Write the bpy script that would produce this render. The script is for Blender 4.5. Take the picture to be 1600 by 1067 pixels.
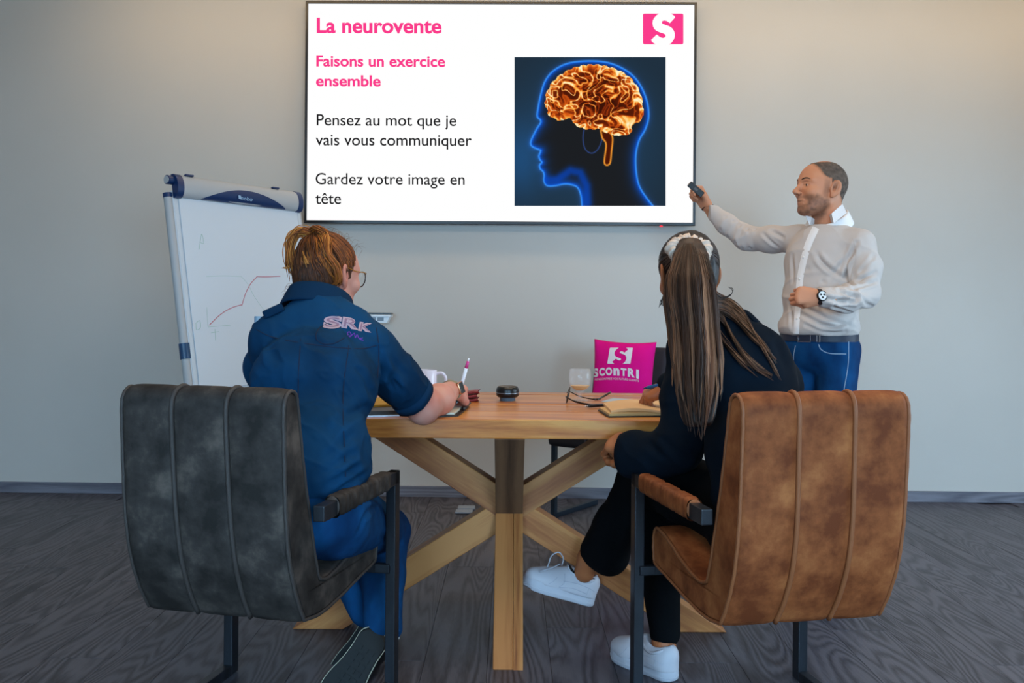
import bpy, bmesh, math, random
import numpy as np
from mathutils import Vector, Matrix
from mathutils.bvhtree import BVHTree

for _o in list(bpy.data.objects): bpy.data.objects.remove(_o)
SC = bpy.context.scene
COL = SC.collection
PI = math.pi

# ---------------------------------------------------------------- camera
F, CX, CY, CAMH, ROLL = 1450.0, 800.0, 480.0, 1.104, 0.0078
cam_data = bpy.data.cameras.new('camera'); cam = bpy.data.objects.new('camera', cam_data); COL.objects.link(cam)
cam.location = (0, 0, CAMH); cam.rotation_euler = (PI/2, -ROLL, 0)
cam_data.sensor_width = 36; cam_data.lens = F/1600*36; cam_data.shift_y = -(533.5-CY)/1600
cam_data.clip_start = .05
SC.camera = cam

# ---------------------------------------------------------------- world, lights, exposure
SC.view_settings.view_transform = 'Standard'; SC.view_settings.look = 'None'
SC.view_settings.gamma = 1; SC.view_settings.use_curve_mapping = False
SC.view_settings.exposure = 0.0
world = bpy.data.worlds.new('world'); SC.world = world; world.use_nodes = True
world.node_tree.nodes['Background'].inputs[0].default_value = (.62, .78, 1, 1)
world.node_tree.nodes['Background'].inputs[1].default_value = 0.25
def area(name, loc, rot, sx, sy, power, colour, spread=PI):
    l = bpy.data.lights.new(name, 'AREA'); l.shape = 'RECTANGLE'; l.size = sx; l.size_y = sy
    l.energy = power; l.color = colour; l.spread = spread
    o = bpy.data.objects.new(name, l); COL.objects.link(o); o.location = loc; o.rotation_euler = rot
    return o
# daylight through the two windows of the wall behind the camera and the one in the right wall:
# blue sky light comes in downwards, warmer light from the ground outside comes in upwards
SKY, GND = (.36, .68, 1), (1, .86, .66)
area('sky_light', (-1.7, -2.35, 1.45), (math.radians(64), 0, 0), 2.2, 1.9, 66, SKY, math.radians(105))
area('sky_light', (1.9, -2.35, 1.45), (math.radians(64), 0, 0), 2.2, 1.9, 96, SKY, math.radians(105))
area('ground_light', (-1.7, -2.37, 1.2), (math.radians(104), 0, 0), 2.2, 1.9, 8, GND, math.radians(140))
area('ground_light', (1.9, -2.37, 1.2), (math.radians(104), 0, 0), 2.2, 1.9, 16, GND, math.radians(140))
area('sky_light', (4.05, 2.9, 1.35), (math.radians(70), 0, PI/2), 2.4, 1.8, 62, (.60, .81, 1), math.radians(150))
# unseen warm fills added: one above the table, one warming the back wall's top
area('warm_fill', (.5, 2.6, 3.0), (0, 0, 0), 2.4, .9, 34, (1, .78, .55))
area('warm_fill', (.9, 4.75, 3.0), (math.radians(28), 0, 0), 6.6, .2, 25, (1, .68, .34))

def W(px, py, d):
    """point in the room seen at photo position px,py at distance d (metres along y)"""
    dx, dy = px-CX, py-CY
    x = dx + dy*ROLL; y = dy - dx*ROLL
    return np.array([x/F*d, d, CAMH - y/F*d])

# ---------------------------------------------------------------- materials
def lin(c):
    if isinstance(c, str):
        c = c.lstrip('#'); c = [int(c[i:i+2], 16)/255 for i in (0, 2, 4)]
    return tuple(((v/12.92) if v <= .04045 else ((v+.055)/1.055)**2.4) for v in c) + (1,)
_M = {}
def mat(name, col, rough=.6, metal=0, spec=.5, col2=None, nscale=8, nstretch=(1,1,1), ndetail=5, lo=.35, hi=.65,
        bump=0, bscale=200, bstretch=(1,1,1), bdist=.002, sheen=0, emit=None, trans=0, ior=1.45, coat=0, attr=None, rnd=0, alpha=1, sss=0):
    if name in _M: return _M[name]
    m = bpy.data.materials.new(name); m.use_nodes = True; nt = m.node_tree; N = nt.nodes; L = nt.links
    b = N['Principled BSDF']; _M[name] = m
    b.inputs['Roughness'].default_value = rough; b.inputs['Metallic'].default_value = metal
    b.inputs['Specular IOR Level'].default_value = spec; b.inputs['IOR'].default_value = ior
    b.inputs['Transmission Weight'].default_value = trans; b.inputs['Coat Weight'].default_value = coat
    b.inputs['Alpha'].default_value = alpha
    if sheen: b.inputs['Sheen Weight'].default_value = sheen
    if sss:
        b.inputs['Subsurface Weight'].default_value = sss
        b.inputs['Subsurface Radius'].default_value = (1, .35, .2); b.inputs['Subsurface Scale'].default_value = .008
    c = lin(col); b.inputs['Base Color'].default_value = c; m.diffuse_color = c
    src = None
    tc = N.new('ShaderNodeTexCoord')
    def noise(scale, stretch, detail):
        mp = N.new('ShaderNodeMapping'); mp.inputs['Scale'].default_value = stretch
        L.new(tc.outputs['Object'], mp.inputs[0])
        if rnd:
            oi = N.new('ShaderNodeObjectInfo'); mu = N.new('ShaderNodeMath'); mu.operation = 'MULTIPLY'; mu.inputs[1].default_value = 40
            L.new(oi.outputs['Random'], mu.inputs[0]); cb = N.new('ShaderNodeCombineXYZ')
            for i in range(3): L.new(mu.outputs[0], cb.inputs[i])
            L.new(cb.outputs[0], mp.inputs['Location'])
        n = N.new('ShaderNodeTexNoise'); n.inputs['Scale'].default_value = scale; n.inputs['Detail'].default_value = detail
        L.new(mp.outputs[0], n.inputs['Vector']); return n
    if attr:
        a = N.new('ShaderNodeAttribute'); a.attribute_name = attr; src = a.outputs['Color']
        if col2:   # attribute mixes col -> col2
            mx = N.new('ShaderNodeMix'); mx.data_type = 'RGBA'; mx.inputs[6].default_value = c; mx.inputs[7].default_value = lin(col2)
            L.new(a.outputs['Fac'], mx.inputs[0]); src = mx.outputs[2]
        L.new(src, b.inputs['Base Color'])
    elif col2:
        n = noise(nscale, nstretch, ndetail); r = N.new('ShaderNodeValToRGB')
        r.color_ramp.elements[0].position = lo; r.color_ramp.elements[0].color = c
        r.color_ramp.elements[1].position = hi; r.color_ramp.elements[1].color = lin(col2)
        L.new(n.outputs[0], r.inputs[0]); L.new(r.outputs[0], b.inputs['Base Color'])
    if bump:
        n = noise(bscale, bstretch, 4); bp = N.new('ShaderNodeBump'); bp.inputs['Strength'].default_value = bump; bp.inputs['Distance'].default_value = bdist
        L.new(n.outputs[0], bp.inputs['Height']); L.new(bp.outputs[0], b.inputs['Normal'])
    if emit is not None:
        b.inputs['Emission Color'].default_value = c; b.inputs['Emission Strength'].default_value = emit
        b.inputs['Base Color'].default_value = (0, 0, 0, 1); b.inputs['Specular IOR Level'].default_value = 0
        if attr:
            L.new(src, b.inputs['Emission Color'])
            for l in list(b.inputs['Base Color'].links): L.remove(l)
    return m

def wood(name, cols, axis='X', ring=9, rough=.45, bump=.25, warp=1.6, stretch=.09, vary=.35, lines=14, spec=.4):
    """procedural timber: stretched, warped rings with fine pores, different on every board"""
    if name in _M: return _M[name]
    m = bpy.data.materials.new(name); m.use_nodes = True; nt = m.node_tree; N = nt.nodes; L = nt.links
    b = N['Principled BSDF']; _M[name] = m; b.inputs['Roughness'].default_value = rough; b.inputs['Specular IOR Level'].default_value = spec
    tc = N.new('ShaderNodeTexCoord'); oi = N.new('ShaderNodeObjectInfo')
    mu = N.new('ShaderNodeMath'); mu.operation = 'MULTIPLY'; mu.inputs[1].default_value = 37.0; L.new(oi.outputs['Random'], mu.inputs[0])
    ad = N.new('ShaderNodeVectorMath'); ad.operation = 'ADD'; L.new(tc.outputs['Object'], ad.inputs[0]); L.new(mu.outputs[0], ad.inputs[1])
    mp = N.new('ShaderNodeMapping'); s = [1, 1, 1]; s['XYZ'.index(axis)] = stretch; mp.inputs['Scale'].default_value = s
    L.new(ad.outputs[0], mp.inputs[0])
    n1 = N.new('ShaderNodeTexNoise'); n1.inputs['Scale'].default_value = ring*.55; n1.inputs['Detail'].default_value = 1.5; n1.inputs['Distortion'].default_value = warp*.25
    L.new(mp.outputs[0], n1.inputs['Vector'])
    m2 = N.new('ShaderNodeMath'); m2.operation = 'MULTIPLY'; m2.inputs[1].default_value = lines; L.new(n1.outputs[0], m2.inputs[0])
    m3 = N.new('ShaderNodeMath'); m3.operation = 'PINGPONG'; m3.inputs[1].default_value = .5; L.new(m2.outputs[0], m3.inputs[0])
    n2 = N.new('ShaderNodeTexNoise'); n2.inputs['Scale'].default_value = ring*14; n2.inputs['Detail'].default_value = 4
    L.new(mp.outputs[0], n2.inputs['Vector'])
    m4 = N.new('ShaderNodeMath'); m4.operation = 'MULTIPLY_ADD'; m4.inputs[1].default_value = .55; L.new(n2.outputs[0], m4.inputs[0]); L.new(m3.outputs[0], m4.inputs[2])
    n3 = N.new('ShaderNodeTexNoise'); n3.inputs['Scale'].default_value = 2.2; n3.inputs['Detail'].default_value = 2; L.new(mp.outputs[0], n3.inputs['Vector'])
    m5 = N.new('ShaderNodeMath'); m5.operation = 'MULTIPLY_ADD'; m5.inputs[1].default_value = .5; L.new(n3.outputs[0], m5.inputs[0]); L.new(m4.outputs[0], m5.inputs[2])
    r = N.new('ShaderNodeValToRGB'); el = r.color_ramp.elements
    while len(el) < len(cols): el.new(.5)
    for i, c in enumerate(cols): el[i].position = .3 + .62*i/(len(cols)-1); el[i].color = lin(c)
    L.new(m5.outputs[0], r.inputs[0])
    hv = N.new('ShaderNodeHueSaturation'); mr = N.new('ShaderNodeMapRange'); mr.inputs[3].default_value = 1-vary/2; mr.inputs[4].default_value = 1+vary/2
    L.new(oi.outputs['Random'], mr.inputs[0]); L.new(mr.outputs[0], hv.inputs['Value']); L.new(r.outputs[0], hv.inputs['Color'])
    L.new(hv.outputs[0], b.inputs['Base Color'])
    bp = N.new('ShaderNodeBump'); bp.inputs['Strength'].default_value = bump; bp.inputs['Distance'].default_value = .002
    L.new(m4.outputs[0], bp.inputs['Height']); L.new(bp.outputs[0], b.inputs['Normal'])
    return m

# ---------------------------------------------------------------- object helpers
def tag(o, label=None, cat=None, group=None, kind=None):
    if label: o['label'] = label
    if cat: o['category'] = cat
    if group: o['group'] = group
    if kind: o['kind'] = kind
    return o
def empty(name, loc=(0,0,0), rz=0, label=None, cat=None, group=None, rot=None):
    o = bpy.data.objects.new(name, None); COL.objects.link(o); o.empty_display_size = .1
    o.location = loc; o.rotation_euler = rot or (0, 0, rz); tag(o, label, cat, group)
    return o
class MB:
    def __init__(s): s.v = []; s.f = []; s.c = []
    def add(s, v, f, c=None):
        n = len(s.v); s.v.extend([tuple(p) for p in v]); s.f.extend([tuple(i+n for i in q) for q in f])
        if c is not None: s.c.extend([tuple(c)]*len(v))
        return s
    def box(s, c, h, rot=None, b=0):
        c = np.array(c, float); hx, hy, hz = h
        if b <= 0:
            v = [(x,y,z) for x in (-hx,hx) for y in (-hy,hy) for z in (-hz,hz)]
            f = [(0,1,3,2),(4,6,7,5),(0,4,5,1),(2,3,7,6),(0,2,6,4),(1,5,7,3)]
        else:
            bm = bmesh.new(); bmesh.ops.create_cube(bm, size=1)
            for q in bm.verts: q.co = (q.co.x*2*hx, q.co.y*2*hy, q.co.z*2*hz)
            bmesh.ops.bevel(bm, geom=bm.edges[:], offset=b, segments=2, profile=.6, affect='EDGES')
            bm.verts.index_update(); v = [tuple(q.co) for q in bm.verts]; f = [tuple(q.index for q in k.verts) for k in bm.faces]; bm.free()
        v = np.array(v)
        if rot is not None: v = v @ np.array(rot).T
        return s.add(v + c, f)
    def prism(s, poly, axis, a, b):
        """extrude polygon (2-D) along axis from a to b; poly is in the two other axes in xyz order"""
        n = len(poly); v = []
        for t in (a, b):
            for p in poly:
                q = list(p); q.insert(axis, t); v.append(q)
        f = [tuple(range(n))[::-1], tuple(range(n, 2*n))] + [(i, (i+1) % n, n+(i+1) % n, n+i) for i in range(n)]
        return s.add(v, f)
    def tube(s, pts, r, n=8, cap=True, flat=1.0, up=None, c=None, closed=False):
        pts = np.array(pts, float); m = len(pts); r = np.broadcast_to(np.array(r, float), (m,))
        if closed: t = np.roll(pts, -1, 0)-np.roll(pts, 1, 0)
        else: t = np.gradient(pts, axis=0)
        t /= np.linalg.norm(t, axis=1)[:, None]+1e-12
        u = np.array(up if up is not None else ((0,0,1) if abs(t[0][2]) < .9 else (1,0,0)), float)
        v = []
        for i in range(m):
            if up is not None: u = np.array(up, float)
            u = u - t[i]*np.dot(u, t[i]); u /= np.linalg.norm(u)+1e-12; w = np.cross(t[i], u)
            for k in range(n):
                a = 2*PI*(k+.5)/n
                v.append(pts[i] + r[i]*(math.cos(a)*w + flat*math.sin(a)*u))
        f = []
        for i in range(m if closed else m-1):
            j = (i+1) % m
            for k in range(n): f.append((i*n+k, i*n+(k+1) % n, j*n+(k+1) % n, j*n+k))
        if cap and not closed: f += [tuple(range(n))[::-1], tuple(range((m-1)*n, m*n))]
        return s.add(v, f, c)
    def lathe(s, prof, c=(0,0,0), n=32, cap=False):
        v = []; m = len(prof)
        for (r, z) in prof:
            for k in range(n): a = 2*PI*k/n; v.append((c[0]+r*math.cos(a), c[1]+r*math.sin(a), c[2]+z))
        f = [(i*n+k, i*n+(k+1) % n, (i+1)*n+(k+1) % n, (i+1)*n+k) for i in range(m-1) for k in range(n)]
        if cap: f += [tuple(range(n))[::-1], tuple(range((m-1)*n, m*n))]
        return s.add(v, f)
    def grid(s, fn, nu, nv, wrap=False):
        v = [fn(i/(nu-1), j/(nv-1)) for i in range(nu) for j in range(nv)]
        f = [(i*nv+j, (i+1)*nv+j, (i+1)*nv+j+1, i*nv+j+1) for i in range(nu-1) for j in range(nv-1)]
        return s.add(v, f)
    def build(s, name, m, parent=None, smooth=False, attr=None):
        me = bpy.data.meshes.new(name); me.from_pydata(s.v, [], s.f); me.update()
        if s.c and len(s.c) == len(s.v): attr = np.array(s.c)
        return link(name, me, m, parent, smooth, attr)
def link(name, me, m, parent=None, smooth=False, attr=None):
    if m is not None: me.materials.append(m)
    if smooth is True: me.polygons.foreach_set('use_smooth', np.ones(len(me.polygons), bool))
    elif smooth: 
        me.polygons.foreach_set('use_smooth', np.ones(len(me.polygons), bool)); me.set_sharp_from_angle(angle=math.radians(smooth))
    if attr is not None:
        a = me.color_attributes.new('col', 'FLOAT_COLOR', 'POINT')
        at = np.ones((len(me.vertices), 4), np.float32); attr = np.asarray(attr)
        if attr.ndim == 1: at[:, :3] = attr[:, None]
        else: at[:, :3] = attr[:, :3]
        a.data.foreach_set('color', at.ravel())
    o = bpy.data.objects.new(name, me); COL.objects.link(o)
    if parent is not None: o.parent = parent
    return o
def np_mesh(name, V, Q, m, parent=None, smooth=True, attr=None):
    me = bpy.data.meshes.new(name); V = np.asarray(V, np.float32); Q = np.asarray(Q, np.int32)
    me.vertices.add(len(V)); me.vertices.foreach_set('co', V.ravel())
    k = Q.shape[1]
    me.loops.add(Q.size); me.loops.foreach_set('vertex_index', Q.ravel())
    me.polygons.add(len(Q)); me.polygons.foreach_set('loop_start', np.arange(0, Q.size, k, dtype=np.int32))
    me.update(calc_edges=True); me.validate()
    return link(name, me, m, parent, smooth, attr)
def spline(pts, n=40):
    """Catmull-Rom through pts"""
    P = np.array(pts, float); P = np.vstack([2*P[0]-P[1], P, 2*P[-1]-P[-2]]); k = len(P)-3
    out = []
    for t in np.linspace(0, k-1e-6, n):
        i = int(t); u = t-i; p0, p1, p2, p3 = P[i:i+4]
        out.append(.5*((2*p1)+(-p0+p2)*u+(2*p0-5*p1+4*p2-p3)*u*u+(-p0+3*p1-3*p2+p3)*u**3))
    return np.array(out)
def text_mesh(txt, size=1, bold=0, shear=0, extrude=0, spacing=1, align='LEFT'):
    """-> verts (n,3), faces of a lettering, baseline at y=0"""
    cu = bpy.data.curves.new('t', 'FONT'); cu.body = txt; cu.size = size; cu.offset = bold; cu.shear = shear; cu.extrude = extrude
    cu.space_character = spacing; cu.align_x = align; cu.resolution_u = 6
    o = bpy.data.objects.new('t', cu); COL.objects.link(o)
    me = bpy.data.meshes.new_from_object(o.evaluated_get(bpy.context.evaluated_depsgraph_get()))
    v = np.array([q.co[:] for q in me.vertices]); f = [tuple(p.vertices) for p in me.polygons]
    bpy.data.objects.remove(o); bpy.data.curves.remove(cu); bpy.data.meshes.remove(me)
    return v, f
def fine(v, f, maxlen):
    bm = bmesh.new(); vs = [bm.verts.new(p) for p in v]
    for q in f:
        try: bm.faces.new([vs[i] for i in q])
        except Exception: pass
    bmesh.ops.triangulate(bm, faces=bm.faces[:])
    for _ in range(6):
        es = [e for e in bm.edges if e.calc_length() > maxlen]
        if not es: break
        bmesh.ops.subdivide_edges(bm, edges=es, cuts=1); bmesh.ops.triangulate(bm, faces=[q for q in bm.faces if len(q.verts) > 3])
    bm.verts.index_update(); V = np.array([q.co[:] for q in bm.verts]); Fc = [tuple(w.index for w in q.verts) for q in bm.faces]; bm.free()
    return V, Fc
def fitbox(v, x0, x1, y0=None, y1=None):
    """scale lettering so that its outline spans x0..x1 (and y0..y1)"""
    v = v.copy(); a, b = v[:, 0].min(), v[:, 0].max(); v[:, 0] = x0+(v[:, 0]-a)*(x1-x0)/(b-a)
    if y0 is not None: a, b = v[:, 1].min(), v[:, 1].max(); v[:, 1] = y0+(v[:, 1]-a)*(y1-y0)/(b-a)
    return v
def project(V, bvh, direction, off=.002, back=1.0):
    """press points onto a surface along direction"""
    d = Vector(direction).normalized(); out = []
    for p in V:
        hit = bvh.ray_cast(Vector(p)-d*back, d, back*3)
        if hit[0] is None: hit = (bvh.find_nearest(Vector(p))[0], None)
        out.append(tuple(hit[0]-d*off))
    return out

# ---------------------------------------------------------------- value noise
_rs = np.random.RandomState(7); _LAT = _rs.rand(32, 32, 32).astype(np.float32)
def vnoise(P, freq=1.0, seed=0):
    P = np.asarray(P, float)*freq + seed*7.31
    i = np.floor(P).astype(int); u = P-i; u = u*u*(3-2*u); r = 0
    for a in (0, 1):
        for b in (0, 1):
            for c in (0, 1):
                w = (u[:, 0] if a else 1-u[:, 0])*(u[:, 1] if b else 1-u[:, 1])*(u[:, 2] if c else 1-u[:, 2])
                r = r + w*_LAT[(i[:, 0]+a) % 32, (i[:, 1]+b) % 32, (i[:, 2]+c) % 32]
    return r*2-1
def fbm(P, freq, oct=3, seed=0):
    return sum(vnoise(P, freq*2**k, seed+k)*.5**k for k in range(oct))

# ---------------------------------------------------------------- signed distance modelling
class Field:
    def __init__(s, lo, hi, h):
        s.lo = np.array(lo, float); s.h = h; s.n = np.ceil((np.array(hi, float)-s.lo)/h).astype(int)+1
        s.a = np.full(s.n, 1.0, np.float32)
    def _sl(s, lo, hi):
        i0 = np.clip(np.floor((lo-s.lo)/s.h).astype(int), 0, s.n-1); i1 = np.clip(np.ceil((hi-s.lo)/s.h).astype(int)+1, 1, s.n)
        if np.any(i1 <= i0): return None
        sl = tuple(slice(a, b) for a, b in zip(i0, i1))
        ax = [(s.lo[k]+s.h*np.arange(i0[k], i1[k])).astype(np.float32) for k in range(3)]
        return sl, ax[0][:, None, None], ax[1][None, :, None], ax[2][None, None, :]
    def _mix(s, sl, d, k, mode):
        A = s.a[sl]
        if mode == 'add':
            h = np.clip(.5+.5*(A-d)/k, 0, 1); s.a[sl] = A+(d-A)*h-k*h*(1-h)
        elif mode == 'sub':
            d = -d; h = np.clip(.5-.5*(A-d)/k, 0, 1); s.a[sl] = A+(d-A)*h+k*h*(1-h)
    def cap(s, a, b, ra, rb=None, k=.02, mode='add', flat=None):
        a = np.array(a, float); b = np.array(b, float); rb = ra if rb is None else rb; m = max(ra, rb)*(1 if flat is None else max(1, flat[1]))+k+3*s.h
        q = s._sl(np.minimum(a, b)-m, np.maximum(a, b)+m)
        if q is None: return s
        sl, X, Y, Z = q; ab = b-a; L2 = max(ab@ab, 1e-9)
        t = np.clip(((X-a[0])*ab[0]+(Y-a[1])*ab[1]+(Z-a[2])*ab[2])/L2, 0, 1)
        px, py, pz = X-(a[0]+t*ab[0]), Y-(a[1]+t*ab[1]), Z-(a[2]+t*ab[2]); sc = 1
        if flat is not None:
            w = np.array(flat[0], float); w /= np.linalg.norm(w); dd = px*w[0]+py*w[1]+pz*w[2]; g = 1/flat[1]-1
            px, py, pz = px+dd*g*w[0], py+dd*g*w[1], pz+dd*g*w[2]; sc = min(1, flat[1])
        d = (np.sqrt(px*px+py*py+pz*pz)-(ra+t*(rb-ra)))*sc
        s._mix(sl, d, k, mode); return s
    def chain(s, pts, rs, k=.02, mode='add', flat=None):
        for i in range(len(pts)-1): s.cap(pts[i], pts[i+1], rs[i], rs[i+1], k, mode, flat)
        return s
    def ell(s, c, r, R=None, k=.02, mode='add'):
        c = np.array(c, float); r = np.array(r, float); R = np.eye(3) if R is None else np.array(R)   # columns = axes
        m = np.sqrt(((R*r)**2).sum(1))+k+3*s.h; q = s._sl(c-m, c+m)
        if q is None: return s
        sl, X, Y, Z = q; X = X-c[0]; Y = Y-c[1]; Z = Z-c[2]
        u = [(X*R[0, i]+Y*R[1, i]+Z*R[2, i]) for i in range(3)]
        k0 = np.sqrt((u[0]/r[0])**2+(u[1]/r[1])**2+(u[2]/r[2])**2); k1 = np.sqrt((u[0]/r[0]**2)**2+(u[1]/r[1]**2)**2+(u[2]/r[2]**2)**2)+1e-9
        s._mix(sl, k0*(k0-1)/k1, k, mode); return s
    def box(s, c, hs, R=None, rd=.01, k=.01, mode='add'):
        c = np.array(c, float); hs = np.array(hs, float); R = np.eye(3) if R is None else np.array(R)
        m = np.sqrt(((R*hs)**2).sum(1))+k+3*s.h+rd; q = s._sl(c-m, c+m)
        if q is None: return s
        sl, X, Y, Z = q; X = X-c[0]; Y = Y-c[1]; Z = Z-c[2]
        u = [np.abs(X*R[0, i]+Y*R[1, i]+Z*R[2, i])-(hs[i]-rd) for i in range(3)]
        d = np.sqrt(sum(np.maximum(w, 0)**2 for w in u))+np.minimum(np.maximum(np.maximum(u[0], u[1]), u[2]), 0)-rd
        s._mix(sl, d, k, mode); return s
    def plane(s, p, n, k=.004):
        """keep only the side the normal points away from"""
        p = np.array(p, float); n = np.array(n, float); n /= np.linalg.norm(n)
        X, Y, Z = [(s.lo[i]+s.h*np.arange(s.n[i])).astype(np.float32) for i in range(3)]
        d = (X[:, None, None]-p[0])*n[0]+(Y[None, :, None]-p[1])*n[1]+(Z[None, None, :]-p[2])*n[2]
        h = np.clip(.5-.5*(s.a-d)/k, 0, 1); s.a = s.a+(d-s.a)*h+k*h*(1-h); return s
    def mesh(s):
        A = np.pad(s.a, 1, constant_values=1.0); lo = s.lo-s.h; S = A < 0
        nx, ny, nz = [d-1 for d in A.shape]
        def cn(B, i, j, k): return B[i:i+nx, j:j+ny, k:k+nz]
        cs = np.zeros((nx, ny, nz), np.uint8)
        for i in (0,1):
            for j in (0,1):
                for k in (0,1): cs += cn(S, i, j, k)
        mixed = (cs > 0) & (cs < 8); I = np.argwhere(mixed); idx = -np.ones((nx, ny, nz), np.int32); idx[mixed] = np.arange(len(I))
        acc = np.zeros((len(I), 3)); cnt = np.zeros(len(I))
        off = [(i,j,k) for i in (0,1) for j in (0,1) for k in (0,1)]
        for a in off:
            for ax in range(3):
                if a[ax]: continue
                b = list(a); b[ax] = 1
                va = A[I[:,0]+a[0], I[:,1]+a[1], I[:,2]+a[2]]; vb = A[I[:,0]+b[0], I[:,1]+b[1], I[:,2]+b[2]]
                c = (va < 0) != (vb < 0); t = np.where(c, va/np.where(c, va-vb, 1), 0)
                p = np.array(a, float)[None]+np.zeros((len(I), 3)); p[:, ax] += t
                acc[c] += p[c]; cnt[c] += 1
        V = lo + s.h*(I+acc/cnt[:, None])
        Q = []
        for ax in range(3):
            o = [0,0,0]; o[ax] = 1
            a = S[:nx, :ny, :nz]; b = S[o[0]:nx+o[0], o[1]:ny+o[1], o[2]:nz+o[2]]
            E = np.argwhere(a != b); u, v = [(1,2),(2,0),(0,1)][ax]
            E = E[(E[:, u] > 0) & (E[:, v] > 0)]
            q = []
            for du, dv in ((1,1),(0,1),(0,0),(1,0)):
                e = E.copy(); e[:, u] -= du; e[:, v] -= dv; q.append(idx[e[:,0], e[:,1], e[:,2]])
            q = np.stack(q, 1); ins = a[E[:,0], E[:,1], E[:,2]]
            q[~ins] = q[~ins][:, ::-1]; Q.append(q)
        Q = np.vstack(Q); Q = Q[(Q >= 0).all(1)]
        return V, Q
def vnormals(V, Q):
    a = V[Q[:, 2]]-V[Q[:, 0]]; b = V[Q[:, 3]]-V[Q[:, 1]]; n = np.cross(a, b); N = np.zeros_like(V)
    for i in range(4): np.add.at(N, Q[:, i], n)
    return N/(np.linalg.norm(N, axis=1)[:, None]+1e-12)
def joinm(parts):
    V = []; Q = []; n = 0; A = []
    for p in parts:
        V.append(p[0]); Q.append(p[1]+n); n += len(p[0]); A.append(p[2] if len(p) > 2 and p[2] is not None else np.zeros(len(p[0])))
    return np.vstack(V), np.vstack(Q), np.concatenate(A)
def folds(V, N, creases):
    """creases: (a, b, width, depth) valleys (+) or ridges (-) along segments"""
    D = np.zeros(len(V))
    for a, b, w, dp in creases:
        a = np.array(a); b = np.array(b); ab = b-a; t = np.clip((V-a)@ab/(ab@ab), 0, 1); d = np.linalg.norm(V-a-t[:, None]*ab, axis=1)
        taper = np.sin(PI*np.clip(t, .08, .92))**.5
        D -= dp*taper*(np.exp(-(d/w)**2)-.55*np.exp(-((d-1.9*w)/w)**2))
    return V+N*D[:, None]
# ================================================================ the room
WALLY, WROT = 5.39, -0.0133
M_wall = mat('wall_paint', '#c8c5bf', .85, spec=.2, bump=.12, bscale=90, bdist=.002, col2='#c4c1bb', nscale=1.2)
M_ceil = mat('ceiling_paint', '#d8d4cc', .9, spec=.1, bump=.05, bscale=60)
M_white = mat('white_plastic', '#e4e6ea', .4)
M_black = mat('black_plastic', '#14161a', .35)
M_floor = wood('floor_vinyl', ['#1f1e23', '#343239', '#45434b', '#57555d'], axis='Y', ring=10, rough=.42, bump=.45, stretch=.12, vary=.18, lines=22, spec=.35)
M_skirt = wood('skirting_wood', ['#52525f', '#686974', '#7c7d88'], axis='X', ring=12, rough=.5, bump=.15, stretch=.06, vary=.1)
XL, XR, YB, ZC = -3.55, 4.15, -2.5, 3.05
def struct(o): o['kind'] = 'structure'; return o

fl = struct(MB().box(((XL+XR)/2, (YB+5.5)/2, -.056), ((XR-XL)/2+.1, (5.5-YB)/2+.1, .05)).build('floor', M_floor))
# planks laid along the room, staggered, each its own piece
PW, PL = .196, 1.28
pm = MB().box((0, 0, 0), (PW/2-.0006, PL/2-.0006, .003), b=.0007).build('plank', M_floor, fl); pme = pm.data
first = True; rp = random.Random(3)
for i in range(-15, 21):
    x = i*PW + .03
    if x < XL+.12 or x > XR-.12: continue
    o = [0, .47, .86, .23, 1.05][i % 5]*PL
    for j in range(0, 6):
        yc = j*PL + o - .6
        if yc-PL/2 > 5.2 or yc+PL/2 < 1.4: continue
        if abs(x)-.2 > (yc+PL/2)*.56: continue
        if first: q = pm; first = False
        else: q = pm.copy(); COL.objects.link(q)
        q.parent = fl; q.location = (x, min(yc, 99), -.0032)
wr = empty('tmp'); bpy.data.objects.remove(wr)
w = struct(MB().box((.3, 0.1, ZC/2), (4.2, .1, ZC/2)).build('wall_back', M_wall)); w.location = (0, WALLY, 0); w.rotation_euler = (0, 0, WROT)
b = struct(MB().box((.3, -.007, .031), (4.2, .007, .031), b=.002).build('baseboard_back', M_skirt)); b.location = (0, WALLY, 0); b.rotation_euler = (0, 0, WROT)
for k in range(2):   # two small screw holes left in the paint
    pass
struct(MB().box((XL-.1, (YB+5.6)/2, ZC/2), (.1, (5.6-YB)/2, ZC/2)).build('wall_left', M_wall))
struct(MB().box((XL+.007, (YB+5.6)/2, .031), (.007, (5.6-YB)/2, .031)).build('baseboard_left', M_skirt))
# right wall with one window opening, wall behind the camera with two
def wall_open(name, axis, pos, a0, a1, holes, thick):
    m = MB(); xs = [a0]+[v for h in holes for v in h[:2]]+[a1]
    for i in range(len(xs)-1):
        segs = [(0, ZC)] if i % 2 == 0 else [(0, holes[i//2][2]), (holes[i//2][3], ZC)]
        for z0, z1 in segs:
            c = [(xs[i]+xs[i+1])/2, pos, (z0+z1)/2]; h = [(xs[i+1]-xs[i])/2, thick, (z1-z0)/2]
            if axis == 'y': c[0], c[1] = c[1], c[0]; h[0], h[1] = h[1], h[0]
            m.box(c, h)
    return struct(m.build(name, M_wall))
wall_open('wall_right', 'y', XR+.1, YB-.2, 5.6, [(1.6, 4.2, .35, 2.35)], .1)
wall_open('wall_front', 'x', YB-.1, XL-.2, XR+.2, [(-2.9, -.5, .25, 2.45), (.7, 3.1, .25, 2.45)], .1)
struct(MB().box(((XL+XR)/2, (YB+5.6)/2, ZC+.06), ((XR-XL)/2+.2, (5.8-YB)/2, .06)).build('ceiling', M_ceil))
M_frame = mat('window_frame_paint', '#e8e8e8', .5)
M_glass = mat('window_glass', '#ffffff', .02, trans=1, ior=1.02)
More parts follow.
